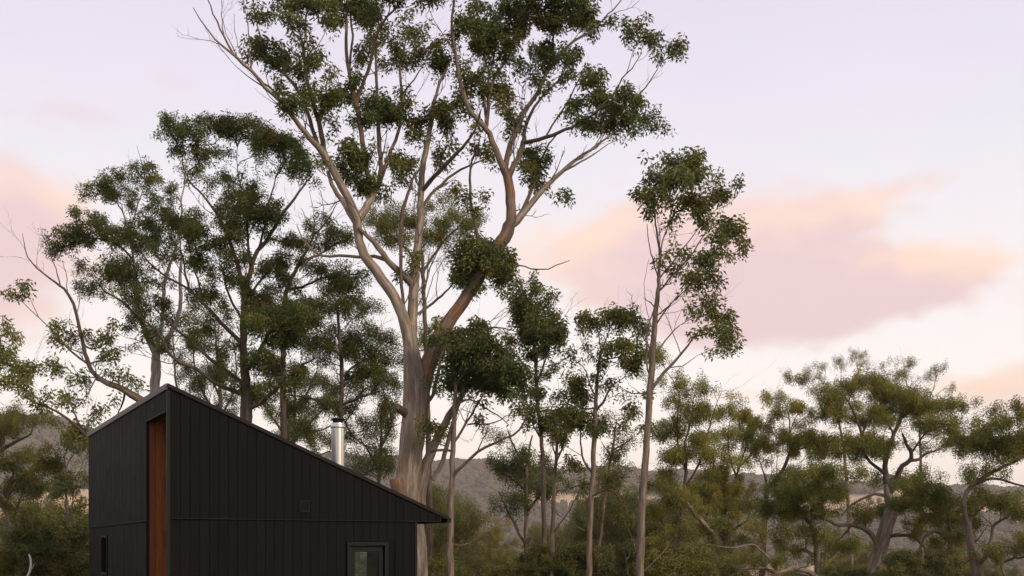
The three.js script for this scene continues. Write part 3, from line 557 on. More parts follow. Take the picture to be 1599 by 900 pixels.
      [690, 86, 12, 17, .9], [684, 104, 11, 12, .9], [682, 4, 19, 8, .8], [665, 186, 18, 11, .6], [690, 176, 20, 13, 1], [650, 206, 15, 13, .8], [704, 195, 14, 12, .6], [645, 222, 11, 9, .4], [735, 40, 20, 16, .9], [746, 66, 18, 14, 1], [720, 28, 11, 12, .5],
      [800, 30, 24, 16, 1], [830, 20, 22, 16, 1], [865, 14, 24, 18, 1.1], [900, 14, 24, 18, 1.1], [925, 36, 16, 14, 1], [880, 46, 24, 14, 1], [770, 46, 24, 14, 1], [795, 56, 18, 11, 1], [760, 76, 16, 12, 1], [845, 66, 18, 11, .7], [862, 86, 20, 12, .9], [890, 96, 20, 13, 1], [910, 116, 20, 14, 1], [926, 136, 18, 13, 1], [940, 150, 20, 13, 1], [965, 160, 22, 13, 1.1], [985, 174, 18, 13, 1], [1006, 184, 14, 12, .7], [1020, 176, 12, 11, .6], [1026, 192, 9, 9, .4], [940, 190, 22, 12, .9], [906, 190, 20, 11, .7], [990, 206, 11, 9, .5], [974, 196, 14, 10, .9], [850, -15, 50, 16, 1], [920, -10, 30, 14, 1],
      [820, 100, 15, 11, .6], [775, 96, 13, 14, .8], [790, 120, 11, 9, .4], [740, 126, 16, 14, 1], [755, 140, 14, 11, .8], [725, 116, 9, 9, .7], [780, 166, 13, 11, .7], [800, 142, 12, 9, .4], [830, 126, 12, 9, .6], [845, 141, 11, 8, .4],
      [1000, 45, 15, 8, .8], [1020, 55, 16, 9, .8], [1040, 72, 17, 11, .9], [1052, 90, 8, 7, .3], [980, 48, 7, 7, .3],
      [845, 255, 20, 9, .9], [866, 262, 14, 9, .6], [830, 270, 12, 9, .6], [870, 296, 10, 9, .5], [815, 263, 8, 7, .4],
      [745, 395, 30, 14, 2.2], [765, 415, 28, 16, 2.2], [735, 425, 20, 16, 1.8], [785, 430, 14, 14, 1.8], [790, 402, 9, 11, .6], [715, 442, 11, 14, .5], [755, 458, 12, 12, .5], [800, 455, 12, 9, .6],
      [555, 266, 20, 22, 1.3], [580, 286, 9, 14, .8], [597, 302, 7, 7, .4], [500, 252, 9, 7, .3], [725, 190, 16, 12, .6], [754, 302, 9, 11, .35], [738, 312, 12, 11, .45], [715, 296, 12, 9, .45], [740, 326, 10, 12, .5],
    ] });
  // the sawn stub of a second stem at its foot
  const t = new Tubes(), f = (x, y) => place(x, y, 31.2).sub(tree.position), pts = [f(634, 850), f(630, 800), f(624, 768), f(619, 748)];
  t.add(pts, [.30, .24, .2, .185], 18, .22); part('broken_stub', t.geometry(), new THREE.MeshStandardMaterial({ map: barks.rust.map, bumpMap: barks.rust.bumpMap, bumpScale: .03, roughness: .9, color: lin(1.05, .92, .78) }), tree).userData.label = 'short sawn stub with torn orange wood';
}
// ---------------------------------------------------------------- the other trees one can tell apart
const GREEN = [.060, .074, .026], OLIVE = [.082, .090, .029], YELLOW = [.118, .120, .034], DEEP = [.050, .063, .023];
const farLeaf = (tint, per = 9, size = 1) => ({ kind: 'far', per, tint, size });
const fineLeaf = (tint, per = 12, size = 1) => ({ kind: 'fine', per, tint, size });
const broadLeaf = (tint, per = 12, size = 1) => ({ kind: 'broad', per, tint, size });

makeTree({ seed: 21, fill: 1.8, Z: 36, label: 'umbrella crowned gum with dark trunk behind the cabin peak, widest crown on the left', leaf: fineLeaf(GREEN), cluster: .32,
  limbs: [
    [0, 'dark', [382, 860, 32, 383, 700, 27, 384, 640, 24, 384, 600, 20, 381, 565, 16, 380, 520, 13.5, 381, 480, 13, 383, 452, 13]],
    [-1.2, 'rust', [384, 462, 10, 376, 430, 9, 364, 390, 8, 350, 355, 6.5, 332, 325, 5, 312, 300, 4, 295, 281, 3, 285, 255, 2]],
    [1.3, 'rust', [384, 458, 11, 390, 430, 10, 398, 400, 9, 416, 377, 8, 433, 347, 7, 451, 322, 6, 474, 290, 4, 490, 272, 2]],
    [1.2, 'dark', [392, 418, 6.5, 388, 390, 5.5, 387, 362, 4.5, 384, 330, 3.8, 378, 300, 3, 372, 270, 2.2, 370, 240, 1.5]],
    [-1.5, 'dark', [404, 392, 5.5, 412, 360, 4.2, 416, 330, 3.4, 425, 300, 2.8, 434, 268, 2]],
    [-2.2, 'dark', [380, 620, 10, 342, 601, 8.5, 306, 576, 7.2, 276, 564, 6.5, 262, 547, 6, 249, 523, 5.2, 232, 506, 4.2, 218, 494, 3, 195, 478, 2]],
    [-.8, 'dark', [380, 600, 9, 347, 574, 7.5, 318, 552, 6.2, 286, 523, 5.2, 262, 501, 4, 240, 480, 2]],
    [1.4, 'dark', [379, 538, 9.5, 347, 506, 7.5, 318, 474, 6.5, 293, 452, 5.5, 257, 430, 4.2, 225, 400, 3, 214, 382, 2]],
    [-1.6, 'dark', [385, 580, 10, 396, 566, 9, 411, 537, 8, 426, 515, 6, 446, 500, 4]],
    [-1.8, 'dark', [384, 645, 10, 410, 626, 8.5, 440, 600, 7, 470, 572, 5, 492, 560, 3]],
    [.9, 'dark', [300, 456, 5.5, 290, 430, 4.4, 285, 400, 3.4, 270, 378, 2]], [-.9, 'dark', [318, 474, 4.5, 310, 440, 4, 300, 410, 3, 296, 385, 2]],
    [1.5, 'dark', [381, 500, 6, 362, 470, 5, 352, 440, 4, 350, 410, 2.5]], [1.5, 'dark', [383, 470, 6, 398, 450, 5, 414, 430, 4, 430, 412, 2.5]],
  ],
  clumps: [
    [275, 206, 22, 13, 1], [300, 198, 22, 9, 1.1], [330, 200, 24, 11, 1.2], [365, 200, 26, 12, 1.3], [395, 206, 26, 13, 1.3], [425, 216, 24, 13, 1.3], [450, 230, 20, 13, 1.2], [470, 242, 14, 12, 1], [480, 262, 12, 9, .8], [450, 262, 18, 11, .9], [487, 282, 9, 9, .4], [405, 232, 18, 10, .5], [275, 242, 14, 9, .8], [315, 242, 20, 10, 1], [346, 240, 14, 9, .6], [428, 258, 12, 7, .6],
    [330, 286, 13, 7, .45], [352, 282, 10, 6, .35], [300, 287, 11, 7, .4], [385, 316, 32, 14, 1], [410, 332, 24, 12, 1.1], [360, 326, 18, 12, .9], [426, 346, 16, 11, .6], [400, 347, 18, 11, .7],
    [285, 345, 26, 14, 1.2], [265, 350, 22, 12, 1.1], [310, 360, 24, 12, 1.2], [330, 380, 18, 11, 1], [296, 386, 18, 12, .7], [310, 412, 16, 12, .7], [365, 402, 20, 14, .9], [355, 432, 16, 12, .6], [410, 422, 18, 14, .9], [432, 412, 22, 12, .8], [442, 440, 18, 12, 1], [454, 390, 22, 12, 1.1], [475, 402, 12, 10, .8],
    [415, 478, 32, 14, 1.4], [440, 494, 34, 16, 1.4], [470, 500, 28, 16, 1.3], [400, 494, 18, 14, 1.1], [430, 518, 32, 16, 1.4], [460, 530, 28, 14, 1.3], [345, 540, 22, 14, .6], [310, 520, 20, 12, .5], [330, 482, 14, 14, .4], [300, 500, 14, 12, .5], [345, 576, 16, 10, .4], [420, 580, 28, 14, .7], [440, 610, 28, 12, .7], [400, 602, 18, 12, .5], [470, 590, 18, 11, .6],
  ] });

makeTree({ seed: 22, fill: 1.45, Z: 41, twigBark: 'tan', label: 'gum with pale forked trunk rising just left of the cabin peak', leaf: fineLeaf(GREEN), cluster: .33,
  limbs: [
    [0, 'silver', [238, 860, 28, 239, 680, 23, 242, 610, 20, 244, 565, 18, 244, 545, 16]],
    [-1.2, 'silver', [243, 556, 13, 232, 528, 11.5, 221, 502, 10, 215, 470, 8.5, 213, 440, 6.5, 208, 400, 4.5, 200, 360, 3, 190, 320, 2]],
    [.8, 'silver', [246, 552, 12, 262, 530, 10.5, 276, 500, 9, 282, 470, 8, 281, 430, 6.5, 284, 400, 4]],
    [1.6, 'silver', [246, 545, 9, 251, 515, 8, 255, 480, 8, 257, 442, 8, 265, 416, 7, 272, 397, 6, 278, 370, 4.5, 284, 330, 4, 283, 312, 3.6, 288, 290, 3, 290, 265, 2]],
    [-2.0, 'dark', [246, 550, 7, 228, 515, 6.5, 211, 491, 5.5, 190, 470, 4.5, 168, 458, 3.4, 150, 440, 1.6]],
    [-1, 'dark', [210, 410, 4.5, 180, 380, 4, 150, 372, 3, 118, 372, 1.6]], [1, 'dark', [205, 380, 4, 195, 340, 3.2, 178, 312, 2.4, 150, 302, 1.4]], [.8, 'dark', [203, 365, 3.4, 215, 320, 2.6, 226, 280, 1.6, 214, 228, .8]],
  ],
  clumps: [
    [225, 262, 20, 9, .8], [245, 276, 18, 12, .8], [200, 276, 12, 8, .8], [165, 295, 18, 9, 1.1], [150, 300, 12, 7, .6], [186, 305, 18, 11, 1.2], [206, 310, 12, 11, 1], [230, 305, 18, 12, .5], [124, 306, 7, 4, .4], [250, 320, 13, 13, .4],
    [115, 370, 22, 11, 1.3], [140, 362, 24, 12, 1.3], [165, 355, 16, 11, .9], [95, 385, 16, 9, 1.1], [150, 386, 22, 11, .7], [176, 396, 14, 9, .4], [86, 396, 9, 10, .5],
    [210, 380, 20, 11, 1.2], [235, 370, 15, 9, 1], [195, 400, 12, 9, .6], [215, 410, 16, 9, .9], [185, 430, 20, 11, 1.2], [170, 425, 12, 9, .9], [200, 446, 14, 11, .9], [156, 420, 11, 9, .5], [240, 395, 14, 11, .8], [230, 436, 12, 12, .6], [134, 450, 17, 11, .7], [150, 465, 11, 9, .6], [215, 475, 16, 14, .8], [235, 470, 14, 12, .6], [250, 490, 12, 12, .5], [195, 510, 16, 11, .6], [180, 530, 12, 9, .4], [216, 540, 12, 10, .3],
  ] });

makeTree({ seed: 23, fill: .9, infill: .03, bare: .12, Z: 33.5, twigBark: 'dark', label: 'gum leaning far left from behind the cabin, with thin bare branch tips', leaf: broadLeaf(GREEN, 10), cluster: .3,
  limbs: [
    [0, 'tan', [246, 760, 22, 236, 680, 19, 224, 632, 17, 206, 616, 15, 186, 606, 12.5, 165, 597, 11, 150, 590, 10]],
    [-.6, 'dark', [156, 594, 9.5, 143, 580, 9.5, 137, 562, 9, 132, 545, 8.5, 122, 500, 7, 110, 465, 6.2, 97, 448, 5, 85, 440, 4, 65, 425, 3, 48, 408, 2.5, 40, 390, 2, 35, 365, 1]],
    [.4, 'dark', [97, 447, 3, 90, 430, 2.4, 84, 412, 1.8, 76, 395, 1]], [.3, 'dark', [104, 456, 2, 103, 430, 1.6, 98, 410, 1]], [.5, 'dark', [118, 490, 2, 124, 470, 1.7, 120, 450, 1.2, 112, 420, .8]],
    [-.8, 'dark', [136, 566, 5.5, 115, 552, 4.4, 100, 538, 3.6, 86, 524, 2.8, 76, 512, 2.4, 55, 490, 1.8, 30, 470, 1.4, 10, 466, .9]], [.2, 'dark', [56, 491, 1.6, 50, 474, 1.2, 41, 456, .8]],
    [1.2, 'dark', [133, 540, 4, 145, 545, 3.6, 160, 540, 2.4, 175, 525, 1.6]], [1, 'dark', [138, 570, 4, 150, 565, 3.4, 165, 562, 2.4]],
    [-2.2, 'dark', [240, 755, 10, 190, 720, 9, 142, 690, 7.5, 125, 671, 6.2, 106, 655, 5.2, 82, 639, 4.2, 57, 629, 3.4, 36, 620, 2, 22, 612, 1.2]],
    [.5, 'dark', [132, 678, 4, 118, 650, 3.4, 108, 625, 2.8, 100, 605, 1.8]], [.4, 'dark', [125, 672, 3.4, 112, 690, 3, 98, 676, 2, 92, 668, 1.4]],
    [1.5, 'dark', [196, 612, 5, 188, 640, 3, 175, 660, 2]], [-.6, 'dark', [150, 592, 3, 140, 610, 2.4, 128, 625, 1.5]],
  ],
  clumps: [
    [95, 515, 17, 9, .9], [110, 526, 15, 9, .8], [75, 527, 9, 9, .7], [125, 520, 8, 7, .3], [145, 520, 13, 8, .9], [160, 530, 13, 9, .7], [150, 546, 12, 8, .4], [176, 560, 15, 11, .9], [165, 580, 13, 9, .8], [195, 576, 14, 9, .5], [120, 590, 15, 7, .9], [100, 596, 11, 9, .8], [95, 612, 11, 11, .8], [122, 620, 13, 11, .5], [70, 625, 11, 9, .8], [55, 633, 7, 7, .4], [25, 450, 7, 5, .4], [42, 445, 6, 6, .4], [18, 460, 7, 5, .4],
    [115, 665, 11, 7, .8], [122, 690, 15, 9, .9], [150, 660, 11, 9, .4], [180, 640, 11, 9, .4], [200, 600, 12, 10, .6], [140, 640, 11, 9, .4], [96, 640, 9, 8, .4],
  ] });

makeTree({ seed: 24, fill: .95, infill: .03, Z: 27, label: 'gum at the left edge of the view, only its upper leaf clumps reaching in', leaf: fineLeaf(OLIVE, 12), cluster: .26,
  limbs: [[0, 'dark', [-70, 900, 26, -66, 700, 21, -56, 600, 14, -50, 560, 9]], [-.6, 'dark', [-58, 640, 8, -30, 604, 6, 0, 596, 4, 24, 600, 2]], [.5, 'dark', [-54, 600, 8, -25, 570, 6, 0, 562, 5, 30, 576, 3.4, 55, 572, 2]], [.3, 'dark', [-52, 570, 6, -25, 535, 4, 0, 524, 2.4, 16, 524, 1.2]]],
  clumps: [[8, 523, 15, 7, .9], [20, 530, 9, 5, .5], [8, 558, 15, 8, 1.1], [33, 576, 18, 8, 1.2], [46, 586, 14, 7, 1.1], [64, 566, 18, 8, .9], [86, 566, 9, 7, .5], [12, 600, 18, 9, 1.1], [30, 608, 11, 8, .9], [-30, 536, 28, 13, 1], [-32, 590, 28, 13, 1], [-80, 560, 36, 18, 1]] });
makeTree({ seed: 25, wide: 1.5, flat: .98, fill: 1.6, infill: .12, bare: .09, Z: 50, label: 'flat topped green gum low at the left edge, against the misty hill', leaf: farLeaf(OLIVE, 10), cluster: .42,
  limbs: [[0, 'dark', [-30, 900, 26, -25, 780, 22, -15, 722, 17, -10, 705, 12]], [-1, 'dark', [-14, 720, 10, 5, 702, 8, 25, 690, 6, 48, 678, 3]], [1, 'dark', [-18, 732, 9, 10, 716, 6, 32, 706, 3]], [.8, 'dark', [-12, 710, 8, 0, 685, 6, 14, 668, 3]]],
  clumps: [[20, 650, 22, 9, 1.2], [45, 660, 22, 11, 1.2], [15, 670, 20, 11, 1], [70, 660, 12, 6, .9], [0, 660, 18, 13, 1], [36, 680, 18, 6, .5], [-40, 660, 30, 18, 1]] });
makeTree({ seed: 26, Z: 37, label: 'low dark gum in the bottom left corner with a bent pinkish trunk', leaf: fineLeaf([.062, .072, .026], 11), cluster: .32,
  limbs: [[0, 'tan', [39, 925, 14, 38, 900, 12.5, 32, 865, 12, 20, 828, 11, 8, 798, 9.5, -2, 778, 7, -8, 755, 4]], [-.6, 'dark', [36, 885, 7, 50, 852, 6, 56, 836, 5, 66, 820, 4, 80, 806, 2]], [.5, 'dark', [50, 852, 4, 42, 830, 3, 28, 812, 2]], [.8, 'dark', [20, 828, 5, 24, 800, 4, 35, 775, 3, 45, 750, 2]], [-.9, 'dark', [8, 798, 5, 14, 770, 4, 20, 740, 3, 22, 722, 2]], [.2, 'tan', [42, 760, 2.4, 40, 730, 2, 46, 700, 1.5, 54, 690, 1]], [.2, 'tan', [60, 760, 2, 62, 725, 1.6, 70, 700, 1.2]]],
  clumps: [[20, 720, 24, 13, 1.1], [45, 735, 26, 13, 1.1], [15, 745, 22, 13, 1], [60, 755, 18, 11, .9], [30, 770, 28, 11, .9], [70, 775, 16, 11, .7], [40, 810, 22, 13, .9], [10, 790, 18, 13, .8], [60, 850, 22, 13, .9], [20, 880, 22, 14, .8], [85, 872, 22, 14, .8], [50, 702, 5, 5, .4], [68, 705, 5, 5, .4]] });
makeTree({ seed: 27, Z: 34, label: 'small gum beside the cabin wall with a pale snapped off trunk top', leaf: fineLeaf([.06, .07, .026], 11), cluster: .3,
  limbs: [[0, 'tan', [107, 925, 13, 108, 880, 12, 110, 842, 11.5, 108, 812, 11.5, 105, 792, 10, 103, 782, 6]], [-.5, 'silver', [108, 806, 4.5, 116, 797, 4.5, 128, 790, 4, 144, 787, 3]], [.5, 'dark', [108, 848, 4, 99, 832, 3, 92, 815, 2]], [-.4, 'tan', [106, 846, 3.4, 85, 843, 3.2, 68, 842, 3, 50, 856, 2.4]], [.6, 'dark', [106, 795, 5, 103, 766, 4, 104, 736, 3, 101, 715, 2.5, 110, 695, 2]], [.6, 'dark', [104, 735, 3, 112, 712, 2.4, 128, 700, 2, 140, 692, 1.5]]],
  clumps: [[85, 730, 18, 11, .9], [110, 745, 22, 11, .8], [115, 770, 18, 8, 1.1], [95, 760, 16, 11, .7], [130, 800, 12, 14, .8], [125, 832, 12, 14, .6], [90, 800, 16, 13, .6], [120, 722, 10, 9, .5], [131, 740, 9, 14, .5]] });

makeTree({ seed: 28, fill: 1.9, Z: 43, label: 'dense dark gum standing directly behind the steel flue', leaf: farLeaf(DEEP, 11), cluster: .36,
  limbs: [[0, 'dark', [533, 860, 11, 533, 700, 10, 533, 640, 9, 534, 580, 8.5, 530, 520, 7, 526, 470, 4]], [-1, 'dark', [534, 632, 6, 550, 626, 5.4, 570, 618, 4.6, 594, 611, 3]], [1, 'dark', [532, 630, 5, 500, 625, 4.6, 470, 620, 4, 448, 616, 2]], [-1.2, 'dark', [533, 606, 5, 510, 600, 4.4, 480, 601, 4, 446, 600, 2]], [.9, 'dark', [534, 590, 5, 556, 570, 4.4, 580, 560, 3, 600, 548, 2]], [.6, 'dark', [534, 650, 4.4, 560, 690, 3, 590, 700, 2]], [-.8, 'dark', [534, 660, 4, 500, 672, 3, 475, 672, 2]]],
  clumps: [[520, 470, 28, 13, .8], [545, 480, 28, 14, .9], [500, 490, 20, 11, .7], [530, 530, 32, 16, 1.1], [560, 550, 30, 16, 1.2], [500, 550, 22, 13, .9], [580, 580, 26, 14, 1.2], [550, 590, 22, 11, 1], [606, 600, 16, 14, 1.1], [610, 560, 16, 14, .9], [600, 530, 18, 11, .8], [570, 520, 18, 11, .7], [500, 640, 16, 9, .5], [470, 640, 16, 11, .6], [480, 670, 18, 11, .8], [450, 650, 14, 11, .5], [510, 690, 14, 9, .6], [600, 640, 13, 14, .8], [590, 680, 9, 11, .5], [560, 690, 14, 11, .4], [600, 720, 13, 14, .7], [575, 722, 9, 9, .5], [545, 735, 11, 9, .5], [480, 700, 16, 10, .6]] });
makeTree({ seed: 29, fill: 1.6, Z: 40, twigBark: 'tan', label: 'thin gum with bare upswept branches between the umbrella crown and the great forked trunk', leaf: fineLeaf(GREEN, 11), cluster: .32,
  limbs: [[0, 'dark', [446, 760, 15, 442, 620, 12, 443, 500, 10, 447, 458, 9, 458, 430, 8, 468, 411, 7]], [-1, 'tan', [466, 415, 5, 482, 386, 4.4, 492, 366, 3.8, 508, 350, 3, 520, 331, 2, 527, 314, 1]], [.4, 'tan', [490, 368, 2.2, 480, 345, 1.7, 470, 325, 1]], [.5, 'tan', [502, 354, 1.8, 506, 330, 1.4, 501, 298, .8]], [-.3, 'tan', [492, 366, 1.8, 490, 335, 1.4, 484, 300, .8]], [.4, 'tan', [508, 350, 1.6, 520, 344, 1.2, 540, 322, .8]], [1, 'tan', [468, 413, 5, 486, 402, 4, 506, 394, 3.4, 532, 376, 2]], [-1.2, 'dark', [450, 455, 6, 475, 447, 5, 500, 436, 4, 530, 428, 2.4]], [.6, 'dark', [443, 490, 5, 470, 478, 4, 500, 478, 3]]],
  clumps: [[530, 380, 22, 13, .8], [520, 366, 14, 9, .5], [545, 370, 9, 9, .6], [520, 425, 24, 13, 1], [545, 440, 20, 14, 1], [500, 425, 14, 9, .9], [570, 432, 12, 18, .5], [530, 450, 18, 11, .8], [555, 466, 16, 9, .5], [485, 440, 14, 9, .6], [490, 470, 14, 11, .5], [466, 460, 14, 11, .5]] });
makeTree({ seed: 30, fill: 1.5, Z: 47, label: 'round crowned yellow green gum showing between the forks of the great trunk', leaf: farLeaf([.080, .092, .027], 11), cluster: .38,
  limbs: [[0, 'dark', [672, 820, 12, 668, 640, 11, 664, 500, 9, 661, 430, 8, 660, 400, 6]], [-1, 'dark', [661, 430, 6, 640, 395, 5, 615, 370, 4, 595, 352, 2]], [1, 'dark', [661, 425, 6, 680, 395, 5, 700, 370, 4, 720, 352, 2]], [.4, 'dark', [660, 405, 5, 655, 375, 4, 645, 345, 2]]],
  clumps: [[600, 345, 18, 13, 1.1], [585, 360, 11, 12, .9], [625, 335, 22, 13, 1.1], [650, 345, 18, 13, .8], [690, 330, 20, 13, 1], [710, 345, 22, 11, 1.1], [730, 360, 16, 9, 1], [690, 360, 22, 13, 1.1], [670, 376, 18, 9, .8], [625, 370, 20, 11, .8], [600, 376, 12, 7, .5], [706, 385, 18, 7, .5], [676, 400, 14, 7, .4], [690, 520, 18, 13, .7], [660, 520, 12, 14, .8], [680, 500, 14, 9, .4]] });

makeTree({ seed: 31, fill: 1.6, infill: .05, Z: 31, twigBark: 'tan', label: 'slim straight trunked gum just right of the cabin eave with a dark heavy crown', leaf: broadLeaf(DEEP, 13), cluster: .3,
  limbs: [[0, 'tan', [703, 920, 16, 703, 860, 15, 704, 800, 13.5, 706, 750, 12, 707, 700, 11, 710, 650, 9, 712, 600, 7, 713, 560, 5, 716, 530, 3]], [-1.2, 'tan', [705, 752, 8, 712, 738, 7, 725, 726, 6.5, 745, 708, 6, 765, 695, 5.6, 790, 685, 5, 810, 674, 4, 822, 656, 3, 830, 640, 2]], [1, 'dark', [709, 694, 6, 726, 666, 5.2, 738, 645, 4.4, 750, 625, 3.6, 764, 600, 3]], [.6, 'dark', [735, 668, 4, 750, 662, 3.2, 775, 660, 2.6, 790, 650, 2]], [.9, 'dark', [711, 640, 4.4, 722, 625, 4, 742, 627, 3.4, 762, 640, 3, 780, 650, 2.5, 796, 665, 1.6]], [-1, 'dark', [712, 600, 5, 730, 580, 4, 760, 565, 3, 790, 570, 2]], [.4, 'tan', [706, 705, 5.5, 690, 703, 5.5, 672, 706, 5]], [-.5, 'dark', [745, 708, 3, 752, 690, 2.4, 765, 672, 1.8, 780, 668, 1.2]], [.5, 'dark', [704, 850, 4, 720, 852, 3.4, 745, 842, 3, 770, 822, 2.4, 790, 805, 1.6]]],
  clumps: [[705, 545, 22, 13, 1], [725, 530, 24, 13, 1.1], [755, 530, 24, 13, 1], [740, 560, 28, 16, 1.3], [770, 570, 26, 16, 1.3], [800, 585, 22, 14, 1.1], [715, 580, 20, 11, 1], [745, 595, 24, 13, 1.1], [780, 610, 20, 13, 1.1], [805, 606, 13, 13, .9], [700, 520, 14, 9, .5], [775, 546, 18, 11, .8], [680, 600, 7, 7, .3], [675, 665, 11, 11, .6], [690, 680, 9, 7, .4], [740, 660, 7, 7, .3], [790, 645, 14, 7, .5], [745, 630, 8, 7, .3]] });
makeTree({ seed: 32, fill: 1.6, infill: .05, Z: 39, label: 'gum with a drooping rounded crown right of the great trunk, above the shorter trees', leaf: broadLeaf(GREEN, 12), cluster: .33,
  limbs: [[0, 'dark', [850, 880, 10, 849, 760, 9, 846, 690, 8, 841, 640, 7.5, 838, 590, 7, 836, 555, 6, 830, 520, 4, 828, 480, 2.5]], [-.8, 'dark', [838, 600, 5, 850, 570, 4, 858, 540, 3, 860, 515, 2]], [.8, 'dark', [841, 645, 5, 855, 640, 4, 872, 650, 3, 884, 672, 2]], [-.6, 'dark', [846, 690, 4, 836, 670, 3, 828, 650, 2]], [.6, 'dark', [837, 570, 4, 822, 545, 3, 812, 515, 2]]],
  clumps: [[828, 440, 18, 7, .6], [845, 446, 12, 7, .5], [856, 460, 6, 6, .4], [830, 470, 20, 13, 1], [815, 490, 18, 14, 1], [845, 495, 22, 16, 1.2], [860, 516, 16, 18, 1.3], [835, 520, 20, 14, 1.2], [815, 516, 13, 12, .8], [856, 540, 16, 11, 1], [830, 550, 16, 9, .6], [810, 460, 11, 11, .5], [846, 585, 18, 11, .6], [850, 620, 18, 11, .8], [835, 650, 18, 11, .9], [860, 660, 16, 13, 1], [880, 680, 11, 13, 1], [840, 670, 14, 9, .8], [800, 560, 12, 7, .3], [815, 610, 10, 8, .4]] });
makeTree({ seed: 33, Z: 44, label: 'compact dark crowned gum low in the middle, two trunks right of the cabin eave', leaf: farLeaf([.055, .068, .027], 11), cluster: .38,
  limbs: [[0, 'tan', [821, 925, 10, 822, 850, 9.5, 822, 790, 8.5, 822, 745, 7, 826, 705, 5, 832, 680, 3]], [-1, 'dark', [822, 740, 6, 812, 716, 4.6, 800, 692, 3.6, 794, 674, 2]], [.7, 'dark', [821, 852, 5, 805, 822, 4.4, 790, 792, 3.4, 780, 768, 2]], [-.7, 'dark', [823, 802, 5, 845, 772, 4, 862, 754, 2.4]], [.8, 'dark', [822, 770, 5, 805, 752, 4, 785, 738, 2.6]], [.9, 'dark', [823, 760, 5, 838, 745, 4, 858, 735, 2.4]]],
  clumps: [[790, 720, 24, 11, 1.2], [820, 715, 24, 13, 1.2], [850, 735, 24, 13, 1.2], [800, 740, 26, 11, 1.2], [835, 755, 26, 11, 1.1], [870, 760, 16, 11, 1], [775, 745, 13, 11, .9], [790, 790, 22, 7, 1], [815, 775, 22, 9, .7]] });
makeTree({ seed: 34, Z: 37, label: 'thin gum with loose leaves between the compact dark crown and the tall forked gum', leaf: broadLeaf(GREEN, 11), cluster: .32,
  limbs: [[0, 'tan', [861, 925, 11, 862, 850, 9.5, 865, 790, 8.5, 867, 740, 7.5, 870, 705, 6, 874, 670, 4, 882, 620, 2.5]], [-.5, 'dark', [869, 724, 4, 878, 700, 3.4, 886, 678, 2.6]], [.5, 'dark', [868, 712, 3.4, 862, 692, 2.8, 858, 672, 2]], [-.6, 'dark', [865, 838, 3.2, 884, 806, 2.8, 902, 776, 1.8]], [.4, 'dark', [864, 842, 3, 872, 856, 2.4, 890, 835, 1.6, 898, 815, 1]]],
  clumps: [[890, 640, 16, 11, .8], [886, 600, 14, 11, .7], [880, 576, 13, 9, .6], [895, 665, 14, 11, .8], [895, 720, 13, 13, .8], [878, 700, 10, 10, .5], [905, 760, 12, 10, .5]] });
makeTree({ seed: 35, fill: 1.3, infill: .05, Z: 35, label: 'gum with a rounded pale green top, immediately left of the tall slender tree', leaf: broadLeaf([.066, .079, .028], 11), cluster: .3,
  limbs: [[0, 'tan', [920, 920, 13, 921, 870, 12, 923, 800, 11.5, 926, 745, 10.5, 928, 700, 10, 930, 650, 10, 931, 620, 8, 933, 590, 6, 937, 560, 5, 943, 538, 4]], [-.7, 'tan', [930, 645, 6, 944, 626, 5, 956, 604, 3, 975, 590, 1.6]], [.5, 'dark', [926, 738, 4.6, 913, 722, 4.2, 908, 702, 3.6, 907, 680, 2.5]], [.7, 'tan', [931, 620, 4.2, 922, 602, 3.2, 916, 580, 2]], [-.5, 'tan', [942, 545, 3, 950, 520, 2.2, 962, 500, 1.5]], [.5, 'tan', [940, 548, 3, 935, 520, 2.2, 932, 500, 1.4]], [-.7, 'dark', [925, 782, 3.2, 940, 768, 2.7, 958, 758, 2]], [.6, 'dark', [925, 754, 3.2, 906, 757, 3, 890, 764, 2]], [-.9, 'dark', [936, 568, 3.6, 955, 560, 3, 980, 556, 2]], [.4, 'dark', [930, 640, 4, 915, 640, 3, 900, 632, 2]]],
  clumps: [[935, 495, 18, 11, .9], [960, 492, 20, 11, 1], [985, 500, 16, 13, 1], [915, 505, 13, 9, .7], [945, 515, 18, 7, .5], [1000, 515, 9, 9, .7], [965, 546, 24, 11, 1.1], [990, 560, 16, 13, 1.1], [985, 580, 13, 9, .9], [895, 515, 11, 9, .6], [900, 536, 14, 7, .5], [890, 560, 12, 9, .5], [880, 546, 12, 9, .5], [950, 576, 16, 9, .6], [940, 596, 12, 9, .5], [955, 600, 14, 7, .4], [895, 600, 13, 11, .8], [905, 626, 16, 13, 1], [890, 646, 14, 11, .9], [920, 660, 18, 13, 1], [930, 676, 13, 11, 1], [905, 680, 11, 9, .5], [995, 640, 14, 9, .6], [985, 660, 14, 11, .7], [1000, 610, 7, 7, .3]] });
makeTree({ seed: 36, Z: 40, label: 'spindly gum with orange lower trunk between the two straight trunks right of centre', leaf: farLeaf([.065, .075, .03], 9), cluster: .34,
  limbs: [[0, 'rust', [934, 925, 7, 936, 860, 6.5, 942, 800, 6, 947, 760, 5.5, 954, 720, 5, 960, 685, 4, 963, 655, 3]], [-.6, 'dark', [957, 704, 4, 972, 696, 3, 988, 684, 2]], [.5, 'dark', [949, 764, 4, 960, 770, 4.2, 970, 786, 3, 978, 800, 2]], [.7, 'dark', [955, 716, 3, 946, 700, 2.4, 940, 690, 1.5]], [-.5, 'dark', [948, 756, 3, 965, 748, 2.4, 985, 745, 1.6]]],
  clumps: [[955, 660, 13, 11, .6], [975, 690, 16, 11, .7], [945, 700, 14, 11, .7], [960, 722, 18, 9, .6], [978, 738, 14, 9, .5], [970, 752, 16, 9, .6], [945, 740, 12, 9, .4], [965, 800, 24, 9, .9], [985, 820, 16, 10, .8]] });
